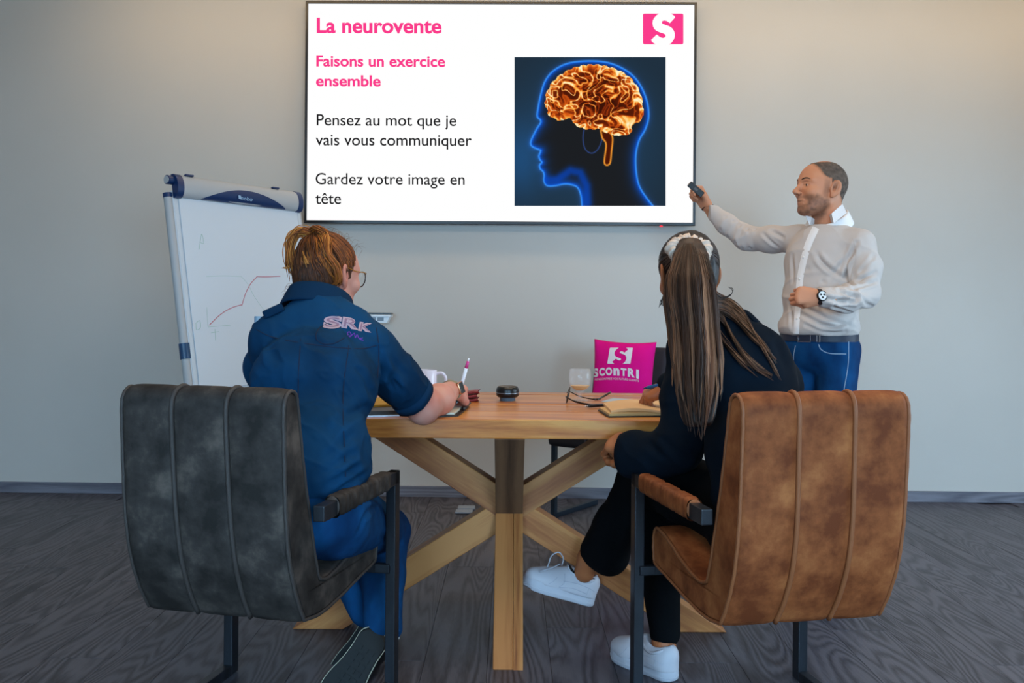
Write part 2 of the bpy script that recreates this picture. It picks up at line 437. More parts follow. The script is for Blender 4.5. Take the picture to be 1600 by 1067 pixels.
for k, (x0, x1, z0, z1, ax) in enumerate([(-2.9, -.5, .25, 2.45, 'x'), (.7, 3.1, .25, 2.45, 'x'), (1.6, 4.2, .35, 2.35, 'y')]):
    r = empty('window_%d' % (k+1)); r['kind'] = 'structure'
    def bx(a0, a1, c0, c1, nm, m, th=.03):
        if ax == 'x': MB().box(((a0+a1)/2, YB-.12, (c0+c1)/2), ((a1-a0)/2, th, (c1-c0)/2)).build(nm, m, r)
        else: MB().box((XR+.12, (a0+a1)/2, (c0+c1)/2), (th, (a1-a0)/2, (c1-c0)/2)).build(nm, m, r)
    for (a0, a1, c0, c1) in [(x0, x1, z0, z0+.06), (x0, x1, z1-.06, z1), (x0, x0+.06, z0, z1), (x1-.06, x1, z0, z1), ((x0+x1)/2-.04, (x0+x1)/2+.04, z0, z1)]:
        bx(a0, a1, c0, c1, 'window_frame', M_frame)
    for (a0, a1) in ((x0+.06, (x0+x1)/2-.04), ((x0+x1)/2+.04, x1-.06)): bx(a0, a1, z0+.06, z1-.06, 'pane', M_glass, .004)

# ================================================================ the wall screen
TVD = 5.33
def tvp(px, py, off=0):
    """photo position on the screen -> screen coordinates (x right, z up) in the wall's own frame"""
    p = W(px, py, TVD); 
    for _ in range(3): p = W(px, py, TVD + math.tan(WROT)*p[0])
    return np.array([p[0]/math.cos(WROT), off, p[2]])
tv = empty('wall_screen', (0, TVD, 0), WROT, 'large black-framed screen on the back wall showing a white slide with a glowing brain', 'screen')
c00, c11 = tvp(478, 4), tvp(1087, 352)
cor = [tvp(478.5, 2.5), tvp(1088.5, 4), tvp(1086, 353), tvp(475.5, 349)]
x0 = (cor[0][0]+cor[3][0])/2; x1 = (cor[1][0]+cor[2][0])/2; z1 = (cor[0][2]+cor[1][2])/2; z0 = (cor[2][2]+cor[3][2])/2
M_bezel = mat('bezel', '#23262b', .3, spec=.5)
M_scr = mat('screen_white', '#ffffff', .5, emit=1.0)
MB().box(((x0+x1)/2, .028, (z0+z1)/2), ((x1-x0)/2-.02, .022, (z1-z0)/2-.02), b=.006).build('rear_housing', M_black, tv)
fb = .014; m = MB()
m.box(((x0+x1)/2, .0, z1-fb/2), ((x1-x0)/2, .012, fb/2), b=.002).box(((x0+x1)/2, .0, z0+.009), ((x1-x0)/2, .012, .009), b=.002)
m.box((x0+fb/2, .0, (z0+z1)/2), (fb/2, .012, (z1-z0)/2-.01), b=.002).box((x1-fb/2, .0, (z0+z1)/2), (fb/2, .012, (z1-z0)/2-.01), b=.002)
m.build('bezel', M_bezel, tv)
MB().box(((x0+x1)/2, 0.002, (z0+z1)/2), ((x1-x0)/2-.01, .004, (z1-z0)/2-.012)).build('screen_panel', M_scr, tv)
led = tvp(1033, 353.5); MB().box((led[0], -.002, z0-.003), (.008, .006, .005), b=.001).build('standby_light', mat('led_red', '#ff3b4a', emit=1.5), tv)
M_pink = mat('slide_pink', '#fb3c8c', emit=1.0); M_ink = mat('slide_ink', '#1c1c1e', emit=1.0)
def slide_text(txt, xa, xb, ybase, cap, m, bold, name='slide_text'):
    """cap = pixel height of a capital above the baseline"""
    v, f = text_mesh(txt, 1, bold)
    H, _ = text_mesh('H', 1, bold); hc = H[:, 1].max()
    a = v[:, 0].min(); w_ = v[:, 0].max()-a; out = []
    for p in v: 
        px = xa+(p[0]-a)/w_*(xb-xa); out.append(tvp(px, ybase + (px-xa)*.004 - p[1]/hc*cap, -.0035))
    return MB().add(out, f).build(name, m, tv)
slide_text('La neurovente', 495, 690, 51, 23, M_pink, .028, 'slide_title')
slide_text('Faisons un exercice', 494.5, 695.5, 103.5, 17, M_pink, .024)
slide_text('ensemble', 494, 595, 134.5, 17, M_pink, .024)
slide_text('Pensez au mot que je', 495, 713, 196, 17.5, M_ink, .006)
slide_text('vais vous communiquer', 493.5, 737, 227, 17.5, M_ink, .006)
slide_text('Gardez votre image en', 493.5, 726, 288, 17.5, M_ink, .003)
slide_text('tête', 493, 533, 318.5, 17.5, M_ink, .006)
# emblem: pink rounded block split by a white S (coordinates read in a 1524x1067 crop of 100x70 px)
def emb(p): return (990+p[0]*100/1524, 10+p[1]*70/1067)
S_left = [(222,210),(230,185),(255,178),(600,178),(545,215),(490,275),(455,340),(448,410),(460,480),(495,545),(550,590),(620,620),(700,645),(745,668),(762,705),(745,740),(700,755),(650,745),(600,715),(550,672),(415,800),(425,830),(465,870),(520,908),(255,908),(228,895),(222,870)]
S_right = [(890,178),(1150,178),(1178,190),(1182,215),(1182,870),(1172,900),(1145,908),(850,908),(900,870),(950,800),(975,730),(978,660),(960,590),(915,525),(850,480),(780,455),(710,430),(675,408),(668,378),(685,350),(735,340),(785,350),(830,380),(862,402),(988,265),(960,225)]
def polymesh(poly):
    from mathutils.geometry import tessellate_polygon
    t = tessellate_polygon([[Vector((p[0], p[1], 0)) for p in poly]]); return t
for poly in (S_left, S_right):
    MB().add([tvp(*emb(p), -.0035) for p in poly], [tuple(q) for q in polymesh(poly)]).build('emblem', M_pink, tv)
# the picture of a head with a glowing brain, drawn point by point on the panel
Z = lambda L: np.array([(780+x*.33755, y*.33740) for x, y in L])
HEAD = Z([(386,975),(383,950),(378,905),(362,868),(330,855),(300,853),(262,860),(232,862),(215,855),(207,835),(208,812),(203,795),(190,782),(187,765),(197,752),(188,738),(184,722),(192,700),(188,695),(158,682),(146,668),(150,645),(172,600),(193,563),(176,540),(180,500),(192,440),(213,375),(255,325),(325,292),(430,283),(520,295),(600,335),(650,390),(683,465),(692,540),(676,600),(648,650),(633,715),(634,790),(648,860),(685,920),(730,975)])
BRAIN = Z([(210,480),(218,430),(250,375),(300,335),(360,308),(440,298),(520,312),(590,345),(640,400),(662,460),(668,530),(655,562),(622,575),(612,612),(570,630),(500,620),(465,600),(400,600),(350,580),(330,552),(270,558),(228,535)])
STEM = Z([(470,605),(478,640),(495,670),(487,755),(512,758),(520,700),(525,640),(510,610)])
EAR = Z([(395,590),(388,640),(398,690),(428,710),(458,690),(478,640),(482,600)])
def pdist(P, poly, closed=True):
    d = np.full(len(P), 1e9); ins = np.zeros(len(P), bool); n = len(poly)
    for i in range(n if closed else n-1):
        a, b = poly[i], poly[(i+1) % n]; ab = b-a; t = np.clip(((P-a)@ab)/(ab@ab), 0, 1)
        d = np.minimum(d, np.linalg.norm(P-a-t[:, None]*ab, axis=1))
        c = ((a[1] > P[:, 1]) != (b[1] > P[:, 1])) & (P[:, 0] < (b[0]-a[0])*(P[:, 1]-a[1])/(b[1]-a[1]+1e-9)+a[0]); ins ^= c
    return d, ins
NI = 300
gx, gy = np.meshgrid(np.linspace(803.8, 1040, NI), np.linspace(89.5, 321.8, NI), indexing='ij'); P2 = np.stack([gx.ravel(), gy.ravel()], 1)
cx_, cy_ = 905, 190
rr = np.clip(np.linalg.norm((P2-[915, 215])/[150, 150], axis=1), 0, 1)
C = np.array([.13, .26, .38])[None]*(1-rr[:, None])+np.array([.125, .19, .25])[None]*rr[:, None]
C += np.exp(-((P2[:, 0]-812)/34)**2-((P2[:, 1]-250)/60)**2)[:, None]*np.array([.0, .08, .17])
def smooth_poly(p): return spline(p, len(p)*5)
hd, hi = pdist(P2, smooth_poly(HEAD), False); hd2, hi2 = pdist(P2, smooth_poly(HEAD))
inner = np.array([.11, .12, .135]); hi = hi2
gi = np.exp(-hd/5.5)[:, None]; core = np.exp(-(hd/1.3)**2)[:, None]
strong = (.35+.65*np.clip((P2[:, 1]-85)/150, 0, 1))[:, None]
Ch = inner*(1-gi)+gi*np.array([.05, .38, .98])
C = np.where(hi[:, None], Ch, C+np.exp(-hd/3.0)[:, None]*np.array([.02, .12, .35]))
C = C*(1-core*.8)+core*.8*np.array([.25, .62, 1.0])
jaw = np.exp(-(np.clip(pdist(P2, Z([(225,835),(270,830),(330,790),(375,800),(405,860),(410,940)]), False)[0]-1, 0, 99)/6)**2)[:, None]*hi[:, None]; C = C*(1-.6*jaw)+.6*jaw*np.array([.03, .30, .85])
ed, _ = pdist(P2, smooth_poly(EAR), False); C += np.exp(-(ed/.9)**2)[:, None]*np.array([.08, .16, .38])
sd, si = pdist(P2, smooth_poly(STEM)); g = np.exp(-(sd/1.3)**2)[:, None]; C = np.where(si[:, None], np.array([.3, .09, .03]), C); C = C*(1-g)+g*np.array([.98, .62, .2])
bd, bi = pdist(P2, smooth_poly(BRAIN)); bd = bd+1.3*np.sin(np.arctan2(P2[:, 1]-150, P2[:, 0]-925)*26)
P3 = np.c_[P2, np.zeros(len(P2))]
wx = vnoise(P3, 1/16, 3); wy = vnoise(P3, 1/16, 9)
Pw = P3+np.c_[wx*9, wy*9, np.zeros(len(P2))]
n1 = np.abs(vnoise(Pw*[1, 1.25, 1], 1/8.5, 1)); n2 = np.abs(vnoise(Pw, 1/5.0, 5)); n3 = vnoise(Pw, 1/9., 12)
ridge = np.clip(1-n1*3.6, 0, 1)**1.3; ridge2 = np.clip(1-n2*4, 0, 1)*.35
rim = np.exp(-np.clip(bd, 0, 99)/7)*np.where(P2[:, 1] < 150, 1.0, .75)
e = np.clip(.18+.85*ridge+ridge2+.75*rim+.12*n3, 0, 1.4)[:, None]
ramp = np.array([[.10,.03,.02],[.45,.14,.04],[.86,.36,.08],[1,.72,.30],[1,.95,.78]]); ts = np.array([0,.35,.65,.95,1.35])
Cb = np.stack([np.interp(e[:, 0], ts, ramp[:, i]) for i in range(3)], 1)
bi2 = bi & (bd > .3); C = np.where(bi2[:, None], Cb, C)
C = np.clip(C, 0, 1); Cl = np.where(C <= .04045, C/12.92, ((C+.055)/1.055)**2.4)
Vp = np.array([tvp(p[0], p[1], 0) for p in P2[[0, NI-1, (NI-1)*NI, NI*NI-1]]])   # corners, bilinear
uu = (gx.ravel()-803.8)/(1040-803.8); vv = (gy.ravel()-89.5)/(321.8-89.5)
Vs = (1-uu)[:, None]*((1-vv)[:, None]*Vp[0]+vv[:, None]*Vp[1])+uu[:, None]*((1-vv)[:, None]*Vp[2]+vv[:, None]*Vp[3]); Vs[:, 1] = -.0032
ii, jj = np.meshgrid(np.arange(NI-1), np.arange(NI-1), indexing='ij'); a0 = (ii*NI+jj).ravel()
np_mesh('slide_picture', Vs, np.stack([a0, a0+1, a0+NI+1, a0+NI], 1), mat('slide_picture', '#ffffff', emit=1.0, attr='col'), tv, False, Cl)

# ================================================================ table
TD0, TD1, TX = 2.84, 3.77, 1.0
tb = empty('dining_table', (0, 3.21, 0), 0, 'oak plank table with a star-shaped crossed-beam base between the two armchairs', 'table')
M_top = wood('oak_top', ['#7a3f18', '#a85e24', '#bf7634', '#d09048'], axis='X', ring=9, rough=.28, bump=.12, stretch=.10, vary=.22, lines=8, spec=.5)
M_leg = wood('oak_leg', ['#683818', '#925426', '#a86a36', '#ba7e46'], axis='X', ring=8, rough=.5, bump=.15, stretch=.08, vary=.35, lines=7)
edges = [TD0, TD0+.095, TD0+.23, TD0+.36, TD0+.47, TD0+.61, TD0+.72, TD0+.83, TD1]
for k in range(8):
    y0, y1 = edges[k], edges[k+1]; jit = [0, .003, .001, .004, 0, .002, .003, .001][k]
    o = MB().box((0, 0, 0), (TX, (y1-y0)/2-.0012, .0295-(jit*.25)), b=.003).build('plank', M_top, tb)
    o.location = (0, (y0+y1)/2-3.21, .7305-jit*.25)
NZ, SL, HW = .415, .633, .0545     # node height, slope, vertical half height of a side beam
def side_beam(sx, up):
    zt = .7005 if up else 0.0; L = (zt-NZ)/(SL if up else -SL)
    top = lambda x: NZ+(SL if up else -SL)*x
    if up: poly = [(0, NZ-HW), (0, NZ+HW), ((zt-NZ-HW)/SL, zt), ((zt-NZ+HW)/SL, zt)]
    else: poly = [(0, NZ+HW), (0, NZ-HW), ((NZ-HW)/SL, 0), ((NZ+HW)/SL, 0)]
    # local frame: x along the beam
    ang = math.atan2(SL if up else -SL, 1); ca, sa = math.cos(ang), math.sin(ang)
    v = [((x*ca+(z-NZ)*sa), y, (-x*sa+(z-NZ)*ca)) for y in ((-.045, .045) if up else (-.0443, .0443)) for x, z in poly]; n = 4
    o = MB().add(v, [(0,1,2,3), (7,6,5,4)]+[(i, 4+i, 4+(i+1) % n, (i+1) % n) for i in range(n)]).build('leg', M_leg, tb)
    o.rotation_euler = (0, -ang, 0) if sx > 0 else (0, -ang, PI); o.location = (0, 0, NZ)
    bv = o.modifiers.new('b', 'BEVEL'); bv.width = .002; bv.segments = 1
    return o
for sx in (-1, 1):
    for up in (0, 1): side_beam(sx, up)
FS = 1.26; FH = .0725
def front_beam(sy, up):
    zt = .7005 if up else 0.0; S = FS
    if up: S2 = (.7005-NZ)/.30; h2 = FH*1.0; poly = [(0, NZ-h2), (0, NZ+h2), ((zt-NZ-h2)/S2, zt), ((zt-NZ+h2)/S2, zt)]; ang = math.atan2(S2, 1)
    else: poly = [(0, NZ+FH), (0, NZ-FH), ((NZ-FH)/S, 0), ((NZ+FH)/S, 0)]; ang = math.atan2(-S, 1)
    ca, sa = math.cos(ang), math.sin(ang)
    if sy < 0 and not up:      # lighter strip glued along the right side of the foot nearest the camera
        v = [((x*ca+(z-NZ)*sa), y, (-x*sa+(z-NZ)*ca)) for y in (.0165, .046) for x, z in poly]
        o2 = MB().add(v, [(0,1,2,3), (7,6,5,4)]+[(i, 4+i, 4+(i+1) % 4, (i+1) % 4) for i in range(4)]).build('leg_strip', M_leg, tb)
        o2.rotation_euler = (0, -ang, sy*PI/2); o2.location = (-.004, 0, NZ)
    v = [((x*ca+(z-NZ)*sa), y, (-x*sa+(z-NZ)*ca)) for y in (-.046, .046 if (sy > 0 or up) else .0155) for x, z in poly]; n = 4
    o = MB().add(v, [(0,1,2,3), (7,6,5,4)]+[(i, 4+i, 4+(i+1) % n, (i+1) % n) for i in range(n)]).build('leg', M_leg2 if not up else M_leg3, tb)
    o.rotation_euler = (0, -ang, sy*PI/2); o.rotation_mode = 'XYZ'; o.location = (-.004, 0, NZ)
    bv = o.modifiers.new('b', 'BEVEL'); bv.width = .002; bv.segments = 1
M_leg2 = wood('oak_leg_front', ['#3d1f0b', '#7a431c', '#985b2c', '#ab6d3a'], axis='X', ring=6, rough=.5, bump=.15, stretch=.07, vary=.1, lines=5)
M_leg3 = wood('oak_leg_shaded', ['#38251a', '#553a28', '#704f37'], axis='X', ring=7, rough=.5, bump=.15, stretch=.07, vary=.1, lines=6)  # upper beams: shade on their downward faces put into a darker wood colour
for sy in (-1, 1):
    for up in (0, 1): front_beam(sy, up)

# ================================================================ armchairs
def leather(name, c1, c2, c3):
    m = mat(name, c1, .66, spec=.25, col2=c2, nscale=11, ndetail=12, lo=.38, hi=.53, bump=.25, bscale=420, bdist=.001)
    N = m.node_tree.nodes; r = [n for n in N if n.type == 'VALTORGB'][0]; e = r.color_ramp.elements.new(.69); e.color = lin(c3); [n for n in N if n.type == 'TEX_NOISE'][0].inputs['Roughness'].default_value = .62
    return m
M_gry = leather('grey_suede', '#262321', '#3b3633', '#5c534c'); M_grp = mat('grey_piping', '#3f3936', .6, bump=.2, bscale=300)
M_brn = leather('tan_suede', '#6c3519', '#8d4d28', '#ab673a'); M_brp = mat('tan_piping', '#8f5430', .55, bump=.2, bscale=300)
M_steel = mat('black_steel', '#1b1e23', .38, metal=.2, spec=.5, col2='#262a31', nscale=30, nstretch=(1,1,.1), bump=.05)
PROF = [(.09,.35),(.05,.415),(.015,.50),(-.005,.60),(-.014,.70),(-.020,.80),(-.022,.865),(-.014,.892),(.004,.905),(.024,.905),(.040,.894),(.050,.865),(.068,.78),(.095,.67),(.130,.55),(.165,.445),(.185,.425),(.23,.418),(.33,.435),(.44,.468),(.515,.480),(.542,.468),(.552,.435),(.548,.390),(.53,.372),(.44,.362),(.30,.345),(.18,.338)]
def armchair(name, loc, rz, ML, MP, label, width=.425, armhalf=.256):
    r = empty(name, loc, rz, label, 'armchair', None)
    pr = spline(PROF+[PROF[0]], 150)[:-1]; n = len(pr)
    t = np.roll(pr, -1, 0)-np.roll(pr, 1, 0); nn = np.stack([t[:, 1], -t[:, 0]], 1); nn /= np.linalg.norm(nn, axis=1)[:, None]
    cen = pr.mean(0)
    # orientation: outward (polygon runs up the rear, so outward is to the left of travel)
    nn = -nn
    hw = width/2; M = 46; V = []; 
    rear = np.array([1.0 if (p[0] < .12 and p[1] > .36) else .75 for p in pr])
    for i in range(n):
        for j in range(M):
            s = -1+2*j/(M-1); u = (s+1)/2*3; fr = u-math.floor(min(u, 2.9999)); 
            puff = .0065*(1-abs(2*fr-1)**5)*rear[i]
            edge = -.010*max(0, (abs(s)-.955)/.045)**2
            p = pr[i]+nn[i]*(puff+edge)
            V.append((s*hw, p[0], p[1]))
    Fq = [(i*M+j, i*M+j+1, ((i+1) % n)*M+j+1, ((i+1) % n)*M+j) for i in range(n) for j in range(M-1)]
    # side walls: inner rings towards the centre line of the L
    mb = MB(); mb.add(V, Fq)
    from mathutils.geometry import tessellate_polygon
    tri = tessellate_polygon([[Vector((p[0], p[1], 0)) for p in pr]])
    for s in (-1, 1):
        k = len(mb.v); mb.v.extend([(s*(hw+.0005), p[0]+nn[i][0]*-.01, p[1]+nn[i][1]*-.01) for i, p in enumerate(pr)])
        mb.f.extend([tuple(k+q for q in (tr if s > 0 else tr[::-1])) for tr in tri])
        base = [i*M+(M-1 if s > 0 else 0) for i in range(n)]
        mb.f.extend([(base[i], base[(i+1) % n], k+(i+1) % n, k+i) for i in range(n)])
    sh = mb.build('upholstered_shell', ML, r, smooth=50)
    # fix normals
    bm = bmesh.new(); bm.from_mesh(sh.data); bmesh.ops.recalc_face_normals(bm, faces=bm.faces[:]); bm.to_mesh(sh.data); bm.free()
    for s in (-1, 1):   # piping around each side panel
        wob = np.array([[s*(hw-.002+.0005*math.sin(i*1.7)), p[0]+nn[i][0]*-.001, p[1]+nn[i][1]*-.001] for i, p in enumerate(pr)])
        MB().tube(wob, .0048, 7, closed=True).build('side_piping', MP, r, True)
    for s in (-1/3, 1/3):   # seams down the back
        idx = [i for i, p in enumerate(pr) if p[0] < .13 and p[1] > .352][:]
        idx = sorted(idx, key=lambda i: (0 if True else 0, i)); 
        run = [i for i in range(n) if i < n*.36]; run = [i for i in run if not (pr[i][1] < .36 and pr[i][0] > .2)]
        for o_ in (-.0055, .0055):
            pass
        MB().tube([(s*hw+.003*math.sin(i*.15), pr[i][0]+nn[i][0]*.004, pr[i][1]+nn[i][1]*.004) for i in run], .0062, 7).build('seam_piping', MP, r, True)
        run2 = [i for i in range(n) if n*.36 <= i < n*.80]
        MB().tube([(s*hw, pr[i][0]+nn[i][0]*.003, pr[i][1]+nn[i][1]*.003) for i in run2], .005, 7).build('seat_piping', MP, r, True)
    # stitched line under the top edge
    for s in (-1, 1):
        x = s*armhalf; fr = empty('arm_frame'); bpy.data.objects.remove(fr)
        hwid = .0145
        path = [(.03, .612), (.565, .622), (.565, 0), (.06, 0)]
        m = MB(); m.box((x, .325, .612), (hwid, .255, .019), b=.003)     # armrest bar
        m.build('arm_bar', M_steel, r)
        m = MB(); m.box((x, .561, .3165), (hwid, .019, .3145), b=.003); m.build('front_leg', M_steel, r)
        m = MB(); m.box((x, .29, .0155), (hwid, .252, .0150), b=.003); m.build('floor_skid', M_steel, r)
        m = MB(); m.box((x-s*.022, .545, .355), (.022, .012, .012), b=.002); m.box((x-s*.022, .22, .612-.2), (.0, .0, .0)) if False else None; m.build('bracket', M_steel, r)
        m = MB()
        def pad(u, v, x=x):
            a = 2*PI*v; yy = .145+u*.35; cx_ = math.cos(a); sz = math.sin(a); e = .0014*math.sin(yy*230+2*math.sin(yy*60)+a)
            q = lambda c: math.copysign(abs(c)**.55, c)
            return (x+q(cx_)*(.0205+e), yy, .614+q(sz)*(.0265+e))
        m.grid(pad, 60, 29); m.build('armrest_pad', ML, r, 60)
        MB().tube([(x, .145, .614), (x, .147, .614)], .02, 16, flat=1.3).build('pad_end', MP, r, True)
    MB().box((0, .55, .352), (armhalf, .012, .012), b=.002).build('seat_rail', M_steel, r)
    return r
GR = math.radians(-13.5); BR = math.radians(11.5)
def place(Rleg, rz, half=.256):
    # front right leg position -> origin
    c, s = math.cos(rz), math.sin(rz); lx, ly = half, .561
    return (Rleg[0]-(c*lx-s*ly), Rleg[1]-(s*lx+c*ly), 0)
gch = armchair('armchair', place((-.338, 2.668), GR), GR, M_gry, M_grp, 'worn dark grey suede armchair with black steel frame, under the woman in navy')
bch = armchair('armchair', place((.868, 2.772), BR), BR, M_brn, M_brp, 'tan brown suede armchair with black steel frame, under the woman in black')
# ================================================================ people: shared tools
CAMP = np.array([0, 0, CAMH])
def unit(v): v = np.array(v, float); return v/np.linalg.norm(v)
def frame(fwd, up=(0, 0, 1)):
    """columns: forward, left, up"""
    f = unit(fwd); l = unit(np.cross(up, f)); return np.stack([f, l, np.cross(f, l)], 1)
def bvh_of(V, Q): return BVHTree.FromPolygons([tuple(p) for p in V], [tuple(int(i) for i in q) for q in Q])
def hit(px, py, bvh, off=0.0):
    """point of a modelled surface seen at photo position px,py, raised by off"""
    d = W(px, py, 1.0)-CAMP; d /= np.linalg.norm(d); h = bvh.ray_cast(Vector(CAMP), Vector(d))
    if h[0] is None:
        p = bvh.find_nearest(Vector(CAMP+d*2.7))
        return np.array(p[0]) - d*off
    n = np.array(h[1]); n = n if n@d < 0 else -n
    return np.array(h[0])+n*off
def crease(path, w, dp, bvh):
    P = [hit(x, y, bvh) for x, y in path]; return [(P[i], P[i+1], w, dp) for i in range(len(P)-1)]
def creases_apply(V, N, paths, bvh, radius=.06):
    D = np.zeros(len(V))
    for path, w, dp in paths:
        P = spline([hit(x, y, bvh) for x, y in path], 8*(len(path)-1)+1) if len(path) > 2 else np.array([hit(x, y, bvh) for x, y in path])
        lo = P.min(0)-4*w; hi = P.max(0)+4*w; m = np.where(((V > lo) & (V < hi)).all(1))[0]
        if not len(m): continue
        X = V[m]; best = np.full(len(m), 9.); tt = np.zeros(len(m)); k = len(P)-1
        for i in range(k):
            ab = P[i+1]-P[i]; t = np.clip((X-P[i])@ab/(ab@ab+1e-12), 0, 1); d = np.linalg.norm(X-P[i]-t[:, None]*ab, axis=1)
            c = d < best; best[c] = d[c]; tt[c] = (i+t[c])/k
        D[m] -= dp*np.clip(np.sin(PI*np.clip(tt, .04, .96)), 0, 1)**.6*(np.exp(-(best/w)**2)-.6*np.exp(-((best-1.8*w)/w)**2))
    return V+N*D[:, None]
def decal(path_w, width, bvh, thick=.0016, lift=.001):
    """strip of cloth or thread pressed on a surface: path in photo px, width in px (may vary)"""
    P = spline(path_w, max(12, int(4*len(path_w)))); t = np.gradient(P, axis=0); t /= np.linalg.norm(t, axis=1)[:, None]; n = np.stack([-t[:, 1], t[:, 0]], 1)
    wd = np.interp(np.linspace(0, 1, len(P)), np.linspace(0, 1, np.size(width)), np.atleast_1d(width)) if np.size(width) > 1 else np.full(len(P), width)
    mb = MB(); rows = []
    for i in range(len(P)):
        row = []
        for s in (-1, -.34, .34, 1):
            q = P[i]+n[i]*s*wd[i]/2; row.append(hit(q[0], q[1], bvh, lift+(thick if abs(s) < 1 else 0)))
        rows.append(row)
    V = [p for r in rows for p in r]; F_ = [(i*4+j, i*4+j+1, (i+1)*4+j+1, (i+1)*4+j) for i in range(len(P)-1) for j in range(3)]
    return mb.add(V, F_)
def flat_decal(v, f, bvh, to_px, lift=.0015, maxlen=2.0):
    v, f = fine(v, f, maxlen); out = [hit(*to_px(p), bvh, lift) for p in v]
    return MB().add(out, f)

def head_mesh(C, R, sc=1.0, neck=None, neck_r=.056, female=False, h=.0026):
    """head (forward, left, up axes) and neck as one surface; neck = point in the room"""
    f = Field((-.13, -.105, -.17), (.145, .105, .135), h)
    f.ell((-.014, 0, .028), (.098, .077, .090), k=.02)
    f.ell((.040, 0, .030), (.052, .060, .062), k=.03)
    f.ell((.038, 0, -.030), (.055, .058, .065), k=.03)
    f.cap((.000, .046, -.058), (.060, .022, -.090), .019, .018, k=.03); f.cap((.000, -.046, -.058), (.060, -.022, -.090), .019, .018, k=.03)
    f.ell((.044, 0, -.076), (.046, .036, .030), k=.03)
    f.ell((.080, 0, -.096), (.017, .020, .015), k=.018)
    for s in (-1, 1):
        f.cap((.088, s*.012, .030), (.070, s*.047, .027), .0095, .009, k=.014)
        f.ell((.066, s*.042, -.022), (.022, .020, .020), k=.02)
        f.ell((.096, s*.031, .009), (.015, .016, .012), k=.010, mode='sub')
        f.ell((.0745, s*.031, .008), (.0125, .0135, .0125), k=.004)
        f.cap((.0875, s*.018, .0135), (.079, s*.044, .0125), .0048, .0042, k=.004)      # upper lid
        f.cap((.0865, s*.019, .0030), (.078, s*.043, .0035), .0036, .0034, k=.004)
    f.cap((.092, 0, .018), (.113, 0, -.015), .0075, .0105, k=.010)
    f.ell((.118, 0, -.020), (.0115, .0105, .0095), k=.008)
    for s in (-1, 1): f.ell((.107, s*.013, -.025), (.010, .0068, .0075), k=.006); f.ell((.108, s*.0065, -.033), (.005, .0035, .004), k=.003, mode='sub')
    f.ell((.092, 0, -.042), (.012, .012, .010), k=.012)
    f.cap((.090, -.018, -.054), (.090, .018, -.054), .0055, k=.006); f.ell((.0975, 0, -.0525), (.0065, .012, .0055), k=.006)
    f.cap((.088, -.015, -.0655), (.088, .015, -.0655), .0065, k=.006); f.ell((.094, 0, -.0655), (.006, .011, .006), k=.005)
    f.cap((.104, -.025, -.0595), (.104, .025, -.0595), .0022, k=.003, mode='sub')
    for s in (-1, 1):   # ears
        ca, sa = math.cos(math.radians(-14)), math.sin(math.radians(-14))
        Re = np.array([[ca, 0, sa], [0, 1, 0], [-sa, 0, ca]]); c = np.array([-.014, s*.079, -.004])
        tilt = math.radians(24)*s; Rt = np.array([[math.cos(tilt), math.sin(tilt), 0], [-math.sin(tilt), math.cos(tilt), 0], [0, 0, 1]]); Rf = Rt@Re
        f.ell(c+Rf@np.array([-.003, s*.002, .001]), (.0215, .0080, .035), Rf, k=.005); f.ell(c+Rf@np.array([.001, 0, -.029]), (.010, .0065, .012), Rf, k=.006)
        f.ell(c+Rf@np.array([-.001, s*.0105, .006]), (.0135, .0085, .023), Rf, k=.004, mode='sub')
        f.ell(c+Rf@np.array([.004, s*.006, -.004]), (.007, .008, .010), Rf, k=.004, mode='sub')
        f.cap(c+Rf@np.array([-.006, s*.004, .016]), c+Rf@np.array([-.005, s*.004, -.010]), .0028, .003, k=.004)
        f.ell(c+Rf@np.array([.013, s*.002, -.005]), (.005, .004, .006), Rf, k=.005)
    if neck is not None:
        nl = R.T@(np.array(neck)-C)/sc
        f.chain([(-.030, 0, -.045), tuple(nl*.55+np.array([-.03, 0, -.045])*.45), tuple(nl)], [neck_r/sc, neck_r/sc, neck_r*1.12/sc], k=.025)
    V, Q = f.mesh(); return V, Q
def to_world(V, C, R, sc=1.0): return C+(V*sc)@R.T
